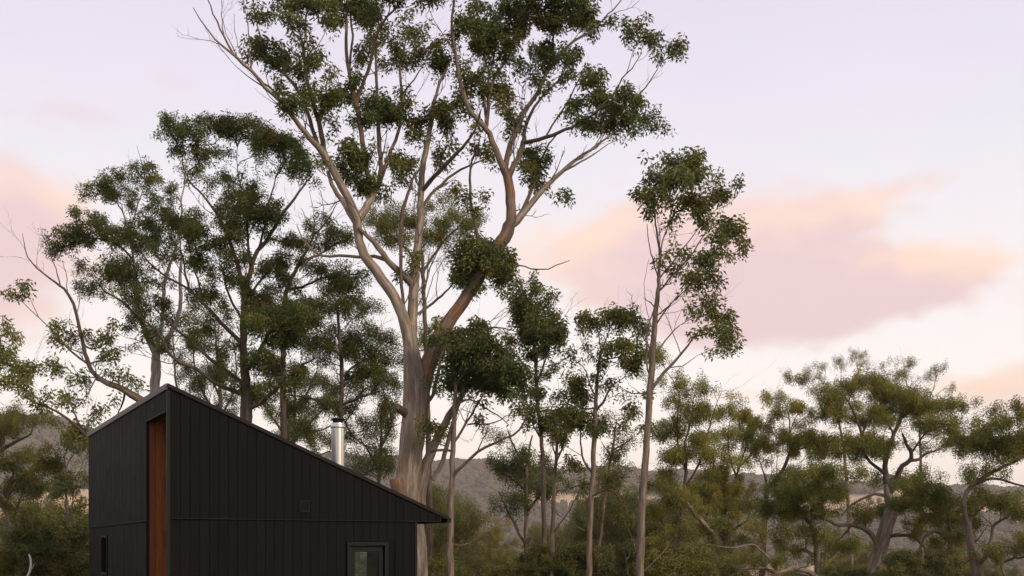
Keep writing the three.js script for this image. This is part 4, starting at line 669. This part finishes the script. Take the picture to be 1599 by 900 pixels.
makeTree({ seed: 37, fill: .92, infill: .03, Z: 28, twigBark: 'tan', label: 'tall slender gum with bare straight stem and narrow lopsided crown against the pink cloud', leaf: { kind: 'broad', per: 11, tint: [.074, .086, .033], size: .95, brown: .01 }, cluster: .27, thick: .8,
  limbs: [
    [0, 'tan', [999, 920, 18, 1000, 880, 17, 1002, 800, 16, 1006, 740, 15, 1011, 680, 13.5, 1015, 620, 13.5, 1019, 560, 13, 1024, 500, 11, 1028, 460, 9, 1030, 430, 7, 1031, 400, 5.4, 1028, 370, 4.2, 1024, 340, 3, 1022, 305, 2]],
    [-.8, 'grey', [1017, 612, 8, 1032, 588, 7, 1045, 575, 6.4, 1058, 560, 5.4, 1075, 540, 4, 1086, 524, 2.5, 1100, 510, 1.6]], [.5, 'tan', [1045, 575, 2.6, 1062, 572, 2.2, 1078, 566, 1.6, 1090, 555, 1]], [.6, 'tan', [1020, 556, 4.4, 1034, 540, 3.8, 1046, 524, 3.2, 1062, 508, 2.2]], [-.5, 'tan', [1024, 508, 3.8, 1036, 490, 3.2, 1052, 470, 2.6, 1070, 454, 2]], [.5, 'tan', [1025, 498, 3.4, 1042, 480, 3, 1060, 460, 2]],
    [-.6, 'tan', [1029, 458, 4.4, 1045, 436, 3.8, 1062, 420, 3.2, 1080, 400, 3, 1095, 376, 2.5, 1108, 352, 2]], [.6, 'tan', [1030, 434, 3.4, 1050, 410, 3, 1066, 390, 2.6, 1086, 364, 2, 1100, 345, 1.4]], [.5, 'tan', [1029, 438, 3, 1022, 412, 2.6, 1015, 390, 2.2, 1011, 350, 1.5]], [-.6, 'tan', [1031, 405, 3.2, 1037, 372, 2.6, 1046, 345, 2, 1055, 310, 1.4]],
    [-.4, 'dark', [1016, 596, 3.4, 1010, 565, 3.4, 1010, 532, 3, 1016, 500, 2.6, 1026, 470, 2.4]], [.3, 'dark', [1014, 500, 1.4, 1007, 470, 1.2, 1008, 430, 1, 1014, 405, .8]], [.6, 'tan', [1088, 410, 2.4, 1105, 400, 2, 1125, 380, 1.6, 1140, 350, 1.2]], [-.4, 'tan', [1066, 508, 2, 1090, 495, 1.7, 1120, 492, 1.2]],
  ],
  clumps: [
    [1015, 265, 18, 13, .8], [1040, 255, 22, 11, .8], [1065, 255, 22, 12, .8], [1090, 270, 16, 14, .7], [1030, 285, 26, 14, 1], [1060, 290, 28, 14, 1.1], [1000, 290, 11, 14, .6], [1010, 315, 16, 12, .7], [1040, 315, 24, 12, .9], [1076, 315, 22, 12, .9], [1115, 280, 14, 11, .6], [1135, 290, 16, 14, .7], [1145, 310, 12, 14, .7], [1120, 315, 18, 12, .9], [1100, 330, 14, 11, .9], [1130, 345, 20, 12, 1.1], [1145, 370, 16, 12, 1.1], [1120, 365, 16, 11, 1.1], [1160, 376, 7, 7, .5], [1115, 395, 14, 11, 1], [1135, 390, 11, 9, .7], [1040, 350, 11, 11, .5], [1020, 345, 9, 11, .4],
    [1035, 400, 16, 11, .7], [1055, 415, 12, 11, .5], [1070, 435, 18, 12, .8], [1090, 420, 14, 11, .8], [1110, 440, 14, 12, .9], [1115, 460, 11, 9, .6], [1085, 456, 16, 9, .5], [1100, 405, 9, 7, .5], [1095, 485, 20, 11, .6], [1075, 490, 12, 9, .4], [1125, 490, 14, 12, .9], [1140, 505, 12, 11, .8], [1155, 520, 9, 9, .6], [1120, 520, 20, 12, .6], [1090, 520, 16, 11, .5], [1135, 540, 16, 9, .6], [1126, 556, 6, 6, .3],
  ] });

makeTree({ seed: 50, Z: 49, fill: 1.3, bare: .22, label: 'thicket of thin stemmed gum just right of the cabin peak, seen under the umbrella crown', leaf: farLeaf(DEEP, 10), cluster: .36,
  limbs: [[0, 'dark', [345, 840, 10, 345, 700, 9, 344, 630, 8, 342, 580, 6, 338, 540, 4, 335, 500, 2.5]], [-1, 'dark', [345, 660, 6, 318, 615, 5, 306, 580, 4, 300, 530, 2.4]], [1.2, 'tan', [345, 690, 6, 300, 650, 5.4, 278, 610, 5, 272, 560, 4, 270, 510, 2.4]], [.8, 'dark', [345, 650, 5, 362, 620, 4, 370, 580, 3, 366, 540, 2]], [-.6, 'dark', [344, 620, 4, 330, 590, 3, 322, 560, 2]]],
  clumps: [[330, 500, 22, 14, .6], [300, 540, 20, 14, .7], [345, 545, 20, 14, .7], [280, 575, 16, 14, .7], [320, 585, 22, 14, .7], [358, 595, 20, 14, .7], [300, 615, 18, 12, .7], [335, 625, 20, 12, .7], [362, 635, 16, 12, .7], [268, 530, 14, 12, .6], [285, 500, 16, 12, .6]] });
makeTree({ seed: 51, Z: 52, fill: 1.4, bare: .2, label: 'dark leafy gum filling the gap low between the umbrella tree trunk and the steel flue', leaf: farLeaf(DEEP, 10), cluster: .38,
  limbs: [[0, 'dark', [455, 880, 12, 456, 760, 10, 458, 690, 8.5, 460, 640, 7, 462, 590, 4]], [-1, 'dark', [458, 700, 6, 435, 665, 5, 418, 640, 3.4, 405, 620, 2]], [1, 'dark', [458, 690, 6, 485, 660, 5, 505, 640, 3.4, 520, 615, 2]], [.7, 'dark', [460, 650, 5, 445, 620, 4, 436, 590, 2.4]], [-.8, 'dark', [460, 640, 5, 482, 610, 4, 495, 580, 2.4]], [.8, 'dark', [457, 730, 5, 490, 715, 4, 515, 705, 2.4]]],
  clumps: [[410, 620, 22, 14, .9], [440, 600, 24, 14, .9], [475, 590, 24, 14, .9], [505, 600, 22, 14, .9], [425, 645, 24, 13, .9], [460, 640, 24, 13, .8], [495, 640, 22, 13, .8], [520, 620, 18, 13, .8], [445, 675, 22, 12, .8], [485, 680, 22, 12, .8], [515, 700, 18, 12, .7]] });
makeTree({ seed: 52, Z: 46, fill: 1.3, bare: .2, label: 'leafy gum low between the steel flue and the great trunk', leaf: farLeaf(DEEP, 10), cluster: .36,
  limbs: [[0, 'dark', [592, 900, 9, 592, 780, 8, 594, 720, 7, 596, 670, 5, 598, 630, 3]], [-.8, 'dark', [593, 735, 5, 576, 705, 4, 562, 685, 2]], [.8, 'dark', [595, 700, 5, 610, 670, 4, 616, 640, 2]], [.6, 'tan', [596, 690, 3, 612, 660, 3, 602, 620, 2.4, 596, 600, 1.4]]],
  clumps: [[575, 650, 18, 13, .5], [602, 640, 15, 14, .9], [612, 675, 12, 14, .9], [585, 690, 18, 13, .7], [560, 705, 16, 12, .6], [600, 715, 16, 13, .9], [575, 735, 20, 11, .8], [555, 745, 14, 10, .7]] });

// ---- the spreading, yellower trees on the right
makeTree({ seed: 41, wf: .62, wide: 1.5, flat: .98, fill: 2.1, infill: .12, bare: .09, Z: 46, label: 'yellow green gum right behind the slender stem, tiny flat tufts on its right side', leaf: farLeaf(YELLOW, 10), cluster: .33,
  limbs: [[0, 'dark', [1062, 925, 14, 1063, 860, 12, 1066, 800, 11, 1070, 760, 9, 1072, 725, 7, 1070, 690, 5]], [-1, 'dark', [1070, 762, 6, 1092, 725, 5, 1102, 690, 4, 1112, 655, 3, 1122, 625, 1.8, 1128, 612, 1]], [.4, 'dark', [1110, 662, 2.4, 1106, 630, 1.8, 1103, 600, 1]], [.4, 'dark', [1114, 655, 2, 1132, 640, 1.5, 1150, 628, 1]], [1, 'dark', [1071, 735, 6, 1060, 700, 5, 1058, 660, 4, 1062, 615, 2.4]], [.8, 'dark', [1066, 800, 6, 1045, 770, 4.4, 1034, 745, 3]], [-.8, 'dark', [1070, 690, 5, 1080, 655, 4, 1084, 620, 2]], [.9, 'dark', [1063, 850, 5, 1045, 832, 4, 1032, 810, 3]]],
  clumps: [[1060, 600, 14, 7, 1], [1080, 610, 16, 9, 1.1], [1055, 630, 14, 7, 1], [1076, 640, 18, 8, 1.1], [1105, 650, 12, 7, .8], [1060, 660, 22, 9, 1], [1090, 660, 18, 9, .9], [1050, 680, 18, 11, 1], [1100, 690, 22, 11, 1.1], [1086, 710, 24, 11, 1.2], [1120, 720, 18, 12, 1.1], [1060, 710, 14, 9, .8], [1045, 720, 14, 11, .9], [1035, 755, 18, 12, 1], [1030, 800, 20, 12, .9], [1060, 782, 18, 12, .9], [1060, 830, 22, 12, .9], [1030, 850, 18, 12, .9], [1080, 870, 26, 12, 1], [1022, 590, 12, 7, .5], [1030, 560, 12, 10, .9], [1025, 545, 10, 7, .8], [1103, 594, 8, 4, .9], [1120, 612, 10, 5, .6], [1132, 616, 9, 5, .6], [1152, 625, 6, 3.5, .5], [1145, 636, 9, 4, .6]] });
makeTree({ seed: 42, wide: 1.5, flat: .98, fill: 2.1, infill: .12, bare: .09, Z: 52, label: 'bushy gum on a thick short dark trunk, below the pink gap right of centre', leaf: farLeaf([.104, .110, .032], 10), cluster: .33,
  limbs: [[0, 'dark', [1133, 925, 24, 1135, 885, 21, 1130, 852, 15, 1128, 820, 12, 1130, 790, 9]], [-1.4, 'grey', [1131, 855, 12, 1110, 828, 11, 1094, 812, 10, 1082, 798, 8, 1074, 785, 4]], [1.2, 'dark', [1129, 810, 8, 1142, 775, 6, 1150, 745, 5.4, 1158, 722, 4.4, 1166, 695, 3, 1172, 675, 2]], [-.8, 'dark', [1150, 745, 4, 1140, 715, 3.4, 1138, 690, 2.4, 1140, 660, 1.6]], [.6, 'dark', [1156, 728, 3.6, 1172, 712, 3, 1184, 695, 2]], [1, 'dark', [1130, 795, 6, 1115, 770, 5, 1108, 750, 3]], [-1, 'dark', [1132, 840, 6, 1150, 825, 5, 1165, 815, 3]]],
  clumps: [[1130, 650, 18, 7, 1], [1150, 650, 18, 9, 1], [1165, 660, 14, 9, 1], [1182, 666, 20, 9, 1.1], [1140, 680, 20, 9, 1], [1170, 690, 18, 11, 1.1], [1190, 700, 14, 9, 1], [1120, 742, 20, 12, 1.1], [1100, 762, 24, 12, 1.1], [1130, 772, 26, 12, 1.1], [1110, 790, 26, 12, 1.1], [1145, 790, 20, 12, 1], [1090, 800, 18, 11, .7], [1120, 830, 24, 12, .9], [1150, 850, 22, 12, .9], [1100, 862, 22, 12, .9], [1170, 815, 18, 11, .7]] });
makeTree({ seed: 43, wf: .62, wide: 1.5, flat: .98, fill: 2.1, infill: .12, bare: .09, Z: 53, label: 'gum whose dark curved limb stands out in the bright gap left of the widest crown', leaf: farLeaf(YELLOW, 10), cluster: .33,
  limbs: [[0, 'dark', [1190, 925, 17, 1193, 840, 15, 1196, 790, 13, 1200, 764, 11, 1213, 748, 9.5, 1226, 729, 8.4, 1234, 708, 7, 1240, 690, 4]], [.8, 'dark', [1236, 704, 4.4, 1234, 676, 4, 1233, 655, 3.2, 1228, 635, 2]], [-.5, 'dark', [1234, 676, 3, 1242, 655, 2.4, 1250, 640, 1.6]], [1, 'dark', [1200, 766, 6, 1194, 742, 4.4, 1186, 718, 2.4]], [-.8, 'dark', [1236, 705, 3.6, 1260, 700, 3, 1284, 704, 2]], [.5, 'dark', [1198, 784, 4, 1180, 780, 3.2, 1162, 790, 2]], [-.5, 'dark', [1240, 672, 2, 1252, 656, 1.8, 1264, 650, 1.4]], [-.7, 'dark', [1197, 790, 5, 1225, 782, 4, 1250, 785, 2.4]], [.3, 'dark', [1200, 760, 2, 1206, 735, 1.6, 1204, 705, 1]], [.4, 'dark', [1212, 748, 2, 1214, 725, 1.6, 1216, 700, 1]]],
  clumps: [[1215, 626, 16, 7, 1], [1236, 640, 18, 8, 1], [1206, 650, 14, 7, .9], [1250, 640, 12, 7, .8], [1220, 690, 24, 9, 1.1], [1250, 690, 24, 9, 1.1], [1280, 690, 24, 11, 1.2], [1260, 705, 26, 9, 1.1], [1200, 680, 12, 7, .6], [1285, 710, 22, 7, .9], [1226, 735, 14, 7, .6]] });
makeTree({ seed: 44, wf: .42, wide: 1.5, flat: .98, fill: 1.6, infill: .12, bare: .09, Z: 66, label: 'pale feathery topped gum peeping over the left shoulder of the widest right hand crown', leaf: farLeaf([.11, .115, .05], 8), cluster: .42, tip: .008,
  limbs: [[0, 'tan', [1332, 925, 16, 1326, 800, 14, 1318, 700, 10, 1310, 655, 8]], [-1, 'tan', [1312, 662, 5.4, 1290, 632, 4, 1264, 606, 2.6, 1252, 592, 1.4]], [1, 'tan', [1310, 656, 5, 1324, 612, 3.4, 1345, 572, 2]], [.4, 'tan', [1286, 628, 3, 1288, 600, 2, 1290, 580, 1.2]], [-.4, 'tan', [1322, 618, 3, 1314, 590, 2, 1316, 570, 1.2]]],
  clumps: [[1250, 590, 12, 7, 1], [1265, 588, 11, 6, .9], [1248, 600, 9, 5, .8], [1290, 576, 11, 4.5, .8], [1285, 596, 8, 4, .7], [1315, 568, 11, 6, .8], [1330, 564, 11, 5, .9], [1350, 556, 12, 5.5, .9], [1346, 569, 11, 5, .7], [1370, 569, 9, 5, .5], [1381, 576, 7, 4, .4], [1276, 611, 8, 4, .5], [1300, 640, 20, 9, .7]] });
makeTree({ seed: 45, wf: .42, wide: 1.5, flat: .98, fill: 1.6, infill: .12, bare: .09, Z: 68, label: 'pale feathery topped gum peeping over the right shoulder of the widest right hand crown', leaf: farLeaf([.11, .115, .05], 8), cluster: .42, tip: .008,
  limbs: [[0, 'tan', [1440, 925, 16, 1440, 800, 13, 1438, 700, 9, 1436, 655, 7]], [1, 'tan', [1437, 660, 5, 1420, 612, 3.4, 1412, 570, 1.6]], [-1, 'tan', [1437, 655, 5, 1455, 616, 3.4, 1466, 580, 1.6]], [.4, 'tan', [1452, 622, 3, 1470, 612, 2, 1480, 602, 1]]],
  clumps: [[1410, 565, 14, 5, 1], [1426, 568, 9, 5, .8], [1465, 576, 12, 5.5, 1], [1450, 581, 7, 4, .5], [1440, 590, 10, 8, .6], [1475, 606, 12, 7, .6], [1470, 626, 7, 4, .4], [1400, 590, 7, 4, .4], [1435, 640, 20, 9, .7]] });
makeTree({ seed: 46, wide: 1.5, flat: .98, fill: 2.1, infill: .12, bare: .09, Z: 50, lump: .26, label: 'widest right hand gum, flat layered crown on a thick leaning grey trunk', leaf: farLeaf([.100, .108, .031], 10), cluster: .33, thick: 1.0,
  limbs: [
    [0, 'grey', [1360, 925, 36, 1365, 900, 33, 1374, 862, 30, 1384, 824, 29, 1392, 798, 28, 1391, 784, 22, 1387, 770, 16, 1386, 756, 13]],
    [1.5, 'dark', [1387, 772, 13, 1384, 746, 11.5, 1383, 726, 10.5, 1388, 702, 9, 1396, 680, 8, 1405, 660, 6, 1412, 640, 3.6]], [-1.5, 'dark', [1388, 774, 13, 1398, 756, 11.5, 1403, 740, 10.5, 1410, 728, 9.5, 1421, 720, 8.5, 1424, 708, 7.4, 1416, 694, 5.6, 1410, 678, 4]],
    [-1.2, 'dark', [1384, 742, 7.6, 1370, 730, 6.6, 1355, 716, 6, 1347, 698, 6, 1347, 680, 6, 1340, 660, 5.2, 1332, 640, 4, 1322, 622, 2.6]], [1.4, 'dark', [1346, 682, 5, 1355, 658, 4.4, 1366, 646, 3.4, 1378, 636, 2]], [.8, 'dark', [1341, 662, 4, 1320, 650, 3.4, 1296, 642, 2]], [1.6, 'dark', [1420, 720, 7.4, 1436, 717, 6.2, 1446, 709, 5.4, 1462, 704, 4.2, 1484, 694, 3]], [-1, 'dark', [1424, 708, 5, 1436, 690, 4, 1450, 672, 3, 1474, 655, 2]], [.8, 'dark', [1396, 680, 5, 1384, 656, 4, 1374, 625, 3, 1368, 608, 2]], [-.8, 'dark', [1404, 662, 4.4, 1420, 640, 3.4, 1440, 630, 2.4, 1480, 632, 1.4]],
    [-2, 'grey', [1372, 848, 13, 1356, 829, 11, 1331, 820, 9.4, 1309, 820, 7.4, 1290, 811, 5, 1268, 800, 3]], [1.2, 'grey', [1391, 782, 10, 1405, 780, 9, 1418, 778, 7, 1442, 768, 4]], [1.4, 'grey', [1384, 776, 8, 1368, 772, 6.4, 1350, 778, 5, 1332, 788, 4, 1315, 805, 3]], [-1.6, 'tan', [1382, 842, 9, 1400, 836, 7.4, 1424, 838, 6.4, 1441, 850, 5.4, 1450, 868, 4.4, 1466, 892, 3]], [.8, 'tan', [1440, 850, 3.6, 1460, 852, 3, 1490, 862, 2]], [.6, 'tan', [1332, 820, 4.4, 1318, 836, 3.6, 1300, 848, 3, 1280, 846, 2]],
  ],
  clumps: [
    [1310, 606, 20, 9, 1.1], [1340, 599, 24, 9, 1.2], [1370, 606, 26, 11, 1.3], [1396, 616, 22, 11, 1.2], [1300, 620, 14, 7, 1], [1290, 626, 9, 5, .8], [1400, 636, 26, 11, 1.2], [1420, 620, 18, 9, 1.1], [1430, 640, 22, 11, 1.2], [1290, 646, 16, 7, 1.1], [1310, 656, 20, 7, 1], [1330, 640, 16, 7, .6], [1376, 656, 18, 9, 1], [1360, 626, 20, 7, .6], [1450, 640, 18, 9, 1], [1470, 636, 20, 7, 1], [1492, 636, 14, 7, .9], [1515, 632, 9, 5, .6], [1505, 656, 18, 6, .9], [1526, 658, 9, 4, .5], [1450, 666, 22, 9, 1.1], [1475, 672, 18, 11, 1.1], [1340, 690, 26, 9, 1.2], [1366, 700, 24, 9, 1.2], [1320, 700, 20, 9, 1.1], [1350, 715, 28, 7, .8], [1376, 690, 13, 7, .8], [1480, 690, 13, 11, .9], [1346, 806, 16, 8, 1.1], [1366, 796, 13, 9, 1],
  ] });
makeTree({ seed: 47, wide: 1.5, flat: .98, fill: 1.6, infill: .12, bare: .09, Z: 46, twigBark: 'tan', label: 'low spreading gum with tangled pale lower branches, left of the thick leaning grey trunk', leaf: farLeaf([.090, .101, .030], 11), cluster: .33, thick: 1,
  limbs: [[0, 'tan', [1280, 925, 15, 1278, 880, 14, 1275, 850, 12, 1270, 810, 10, 1268, 775, 7]], [-2.2, 'grey', [1282, 905, 11, 1262, 893, 10, 1240, 888, 9.4, 1213, 895, 8, 1195, 888, 6, 1160, 889, 4, 1130, 880, 2]], [-.8, 'grey', [1214, 894, 6, 1204, 876, 5, 1190, 861, 4.2, 1175, 851, 3.6, 1150, 856, 3, 1108, 851, 1.6]], [1.2, 'grey', [1276, 872, 8, 1255, 858, 7, 1236, 860, 5, 1215, 850, 3.4, 1200, 838, 2]], [1.5, 'tan', [1272, 830, 8, 1250, 800, 6, 1232, 782, 4, 1215, 772, 2]], [-1.5, 'tan', [1270, 812, 8, 1285, 785, 6, 1296, 765, 4, 1312, 745, 2]], [.8, 'dark', [1269, 790, 6, 1258, 765, 4.4, 1252, 745, 2]], [-.6, 'silver', [1256, 858, 4, 1262, 840, 3.2, 1275, 830, 2]], [.7, 'grey', [1284, 890, 6, 1305, 868, 5, 1320, 850, 3.4, 1330, 832, 2]]],
  clumps: [[1250, 740, 24, 11, 1.1], [1280, 746, 24, 11, 1.1], [1230, 770, 26, 12, 1.2], [1260, 776, 28, 12, 1.2], [1290, 770, 24, 12, 1.2], [1310, 740, 20, 11, 1], [1335, 741, 20, 9, .8], [1200, 790, 24, 9, 1.2], [1180, 800, 16, 7, 1], [1220, 800, 26, 9, 1.1], [1250, 802, 26, 11, 1], [1285, 800, 22, 11, 1], [1240, 830, 24, 11, .8], [1276, 840, 22, 11, .7], [1310, 780, 16, 9, .5], [1315, 852, 18, 11, .7]] });
makeTree({ seed: 48, wide: 1.5, flat: .98, fill: 1.6, infill: .12, bare: .09, Z: 47, label: 'dense low gum between the thick leaning grey trunk and the right edge tree', leaf: farLeaf([.084, .095, .029], 11), cluster: .33, thick: 1,
  limbs: [[0, 'dark', [1488, 925, 13, 1486, 870, 12, 1485, 835, 10.5, 1481, 800, 8]], [-1.4, 'dark', [1485, 845, 9, 1465, 830, 7.4, 1448, 836, 6.2, 1440, 850, 4, 1435, 865, 2]], [1.2, 'dark', [1483, 820, 7, 1462, 800, 5, 1440, 785, 3]], [-1, 'dark', [1482, 805, 6, 1470, 785, 5, 1448, 768, 3, 1430, 758, 2]], [.8, 'dark', [1481, 800, 5, 1492, 785, 4, 1500, 775, 2]], [.4, 'dark', [1448, 805, 3, 1436, 790, 2.4, 1424, 775, 1.6]]],
  clumps: [[1425, 756, 24, 9, 1.1], [1450, 766, 24, 11, 1.1], [1440, 786, 28, 11, 1.2], [1470, 790, 28, 11, 1.2], [1495, 790, 22, 11, 1.1], [1420, 790, 14, 9, .7], [1460, 815, 24, 9, 1.1], [1490, 811, 20, 9, 1], [1405, 786, 13, 9, .9], [1475, 746, 11, 5, .6], [1490, 846, 22, 11, .9], [1466, 862, 20, 11, .9], [1480, 880, 18, 11, .8]] });
makeTree({ seed: 49, wide: 1.5, flat: .98, fill: 2.1, infill: .12, bare: .09, Z: 44, twigBark: 'dark', label: 'gum at the right edge with twisted grey limbs over the dry paddock', leaf: farLeaf([.086, .094, .029], 11), cluster: .33, thick: 1,
  limbs: [[0, 'tan', [1531, 925, 24, 1528, 895, 21, 1523, 872, 19, 1517, 852, 17, 1514, 832, 13, 1514, 815, 10]], [1, 'dark', [1514, 828, 10, 1508, 800, 9, 1507, 776, 8.4, 1520, 757, 8, 1540, 744, 7.4, 1569, 729, 6.2, 1598, 715, 4.4, 1622, 700, 2]], [-1, 'dark', [1520, 758, 6.4, 1545, 748, 5.4, 1564, 749, 5.2, 1590, 758, 4, 1612, 762, 3]], [-1.4, 'tan', [1526, 884, 9, 1544, 868, 7.6, 1558, 878, 7.2, 1565, 886, 5.6, 1572, 902, 4]], [-.8, 'dark', [1562, 882, 5.4, 1580, 873, 4.8, 1600, 870, 4.2, 1628, 858, 2]], [.9, 'tan', [1536, 874, 7, 1545, 854, 6.6, 1550, 836, 6.4, 1552, 823, 6.4, 1565, 812, 5.4, 1582, 804, 3]], [-.6, 'tan', [1522, 852, 3.4, 1535, 833, 2.8, 1542, 822, 1.5]], [.6, 'dark', [1568, 730, 4, 1556, 712, 3, 1540, 695, 2]], [-.8, 'dark', [1585, 722, 4, 1582, 700, 3, 1575, 670, 2, 1572, 645, 1.2]], [.5, 'tan', [1520, 866, 5, 1508, 880, 4, 1494, 892, 3]], [.6, 'dark', [1514, 818, 5, 1527, 800, 4, 1545, 788, 2.4]]],
  clumps: [[1520, 690, 24, 11, 1.1], [1550, 695, 28, 11, 1.2], [1580, 690, 26, 12, 1.2], [1602, 700, 22, 12, 1.2], [1510, 705, 16, 7, 1], [1536, 676, 14, 7, 1], [1570, 665, 20, 9, 1.1], [1595, 656, 18, 9, 1], [1570, 636, 11, 4.5, .8], [1591, 638, 11, 4.5, .9], [1565, 649, 11, 5, .7], [1556, 715, 28, 7, .7], [1540, 780, 20, 9, 1.1], [1560, 790, 20, 9, 1.1], [1576, 800, 16, 7, 1], [1591, 780, 9, 5, .9], [1576, 863, 13, 5, 1], [1596, 845, 9, 9, .9], [1630, 690, 26, 16, 1]] });
// ---------------------------------------------------------------- smaller growth between and behind them
function copyOf(src, x, z, turn, scale, label) { const r = src.clone(); r.name = numbered(src.name.replace(/_\d+$/, '')); scene.add(r); r.position.set(x, landHeight(x, z) - .05, z); r.rotation.y = turn; r.scale.setScalar(scale); r.userData = { ...src.userData, label: label || src.userData.label }; return r; }
function bushSpec(seed, high, wide, stems, o) {
  const r = seeded(seed), limbs = [], clumps = [];
  for (let s = 0; s < stems; s++) {
    const a = (r() - .5) * wide * .8, h = high * (.6 + .25 * r()), d = (r() - .5) * wide * .7, w = o.w * (.7 + .5 * r());
    limbs.push([s ? d : d * .3, o.bark, [s ? (r() - .5) * .15 : 0, -.1, w * 1.2, a * .25, h * .3, w, a * .6, h * .6, w * .7, a, h * .9, w * .35]]);
  }
  for (let k = 0; k < o.n; k++) { const a = r() * 2 - 1, t = r(); clumps.push([a * wide * .5, high * (o.low + (1 - o.low) * t * (1 - .35 * a * a)), wide * (.13 + .08 * r()), high * o.layer * (.7 + .6 * r()), .8 + .5 * r(), (r() - .5) * wide * .8]); }
  return { metric: true, seed, limbs, clumps, ...o };
}
// woodland beyond the near trees: three kinds, each copy somewhere of its own
{
  const G = 'far trees of the slope below the cabin', label = 'hazy olive gum in the wood on the slope behind the nearer trees', kinds = [
    makeTree(bushSpec(61, 9, 6.5, 3, { name: 'woodland_tree', Z: 0, label, group: G, bark: 'tan', w: .22, n: 26, low: .42, layer: .075, leaf: farLeaf([.086, .090, .034], 6, 1.25), cluster: .5, tip: .008, step: .5 })),
    makeTree(bushSpec(62, 8, 7.5, 4, { name: 'woodland_tree', Z: 0, label, group: G, bark: 'dark', w: .2, n: 30, low: .3, layer: .08, leaf: farLeaf([.072, .080, .031], 6, 1.25), cluster: .5, tip: .008, step: .5 })),
    makeTree(bushSpec(63, 10.5, 5.5, 2, { name: 'woodland_tree', Z: 0, label, group: G, bark: 'grey', w: .24, n: 24, low: .5, layer: .06, leaf: farLeaf([.096, .098, .036], 6, 1.25), cluster: .5, tip: .008, step: .5 })),
  ];
  const r = seeded(64), spots = [];
  for (let k = 0; k < 26; k++) { const Z = 62 + 62 * r() ** 1.1, px = k < 7 ? -40 + 190 * r() : k < 20 ? 640 + 400 * ((k - 7) / 13 + .05 * (r() - .5)) : 1060 + 560 * (k - 20) / 6; spots.push([(px - CENTRE) / FOCAL * Z, -Z]); }
  spots.forEach(([x, z], k) => { const src = kinds[k % 3], turn = r() * 6.3, s = (k < 7 ? .7 : k < 20 ? .66 : .5) + .3 * r(); if (k < 3) { src.position.set(x, landHeight(x, z), z); src.rotation.y = turn; src.scale.setScalar(s); } else copyOf(src, x, z, turn, s); });
}
// shrubs along the bottom of the view
{
  const G = 'shrubs under the trees', kinds = [
    makeTree(bushSpec(71, 2.4, 3.2, 5, { name: 'shrub', category: 'shrub', Z: 0, label: 'x', group: G, bark: 'dark', w: .05, n: 16, low: .2, layer: .14, leaf: { kind: 'shrub', per: 14, tint: [.058, .066, .024] }, cluster: .24, step: .2 })),
    makeTree(bushSpec(72, 1.9, 2.8, 5, { name: 'shrub', category: 'shrub', Z: 0, label: 'x', group: G, bark: 'dark', w: .05, n: 14, low: .2, layer: .16, leaf: { kind: 'shrub', per: 14, tint: [.080, .084, .026] }, cluster: .24, step: .2 })),
  ];
  const list = [   // screen bearing, distance, size, kind, label
    [1435, 40, .95, 0, 'round dark shrub between the thick leaning trunk and the low dense gum'], [1405, 43, .7, 0, 'dark shrub against the foot of the thick leaning grey trunk'], [880, 38, 1.0, 0, 'shrub between the two straight trunks in the middle, bottom edge'], [840, 42, .9, 1, 'olive shrub under the compact dark crowned gum'], [770, 40, 1.0, 1, 'yellowish shrub at the bottom edge right of the cabin'], [1060, 36, 1.2, 1, 'yellow green shrub right of the slender bare stem, bottom edge'], [1105, 41, .8, 0, 'dark shrub left of the thick short dark trunk'], [965, 37, 1.0, 0, 'dark shrub left of the slender bare stem'], [1330, 42, .75, 0, 'dark shrub left of the foot of the leaning grey trunk'], [1240, 50, .7, 1, 'olive shrub below the tangled pale branches'], [70, 33, 1.2, 0, 'dark shrub in the bottom left corner behind the white dead branch'], [15, 35, 1.2, 1, 'olive shrub at the bottom left edge'], [125, 38, 1.2, 0, 'shrub beside the left wall of the cabin'], [720, 45, 1.2, 1, 'olive shrub behind the slim straight trunk by the cabin eave'], [1590, 52, .8, 1, 'small shrub at the right edge by the paddock'],
  ];
  list.forEach(([px, Z, s, k, label], i) => { const x = (px - CENTRE) / FOCAL * Z, src = kinds[k], used = src.userData.label !== 'x', o = used ? copyOf(src, x, -Z, i * 1.7, s, label) : src; if (!used) { o.position.set(x, landHeight(x, -Z) - .05, -Z); o.rotation.y = i * 1.7; o.scale.setScalar(s); } o.userData.label = label; });
}
// the bleached dead branch standing in the scrub
{
  const b = thing('dead_branch', 'bleached white dead branch standing in the scrub, bottom left corner', 'branch'), p = (x, y) => place(x, y, 30), q = [p(45, 866), p(47.5, 872), p(48.5, 882), p(47, 892), p(43, 902), p(40, 918)], foot = new THREE.Vector3(q[5].x, landHeight(q[5].x, -30) - .05, -30);
  q.reverse().unshift(foot.clone()); b.position.copy(foot);
  const t = new Tubes(); t.add(new THREE.CatmullRomCurve3(q.map((v) => v.clone().sub(foot))).getPoints(24), Array.from({ length: 25 }, (_, i) => .042 - .0008 * i), 10, .2);
  part('stem', t.geometry(), new THREE.MeshStandardMaterial({ color: lin(.62, .60, .57), roughness: .8, bumpMap: barks.grey.bumpMap, bumpScale: .006 }), b);
  const u = new Tubes(), a = q[3].clone().sub(foot); u.add([a, a.clone().add(new THREE.Vector3(.09, .1, .03)), a.clone().add(new THREE.Vector3(.13, .22, .02))], [.018, .013, .006], 7); part('side_twig', u.geometry(), barks.silver, b);
}
console.log('leaf sprigs', scene.children.reduce((s, o) => s + (o.userData.leaves || 0), 0));
scene.traverse((o) => { delete o.userData.leaves; });
renderer.render(scene, camera);
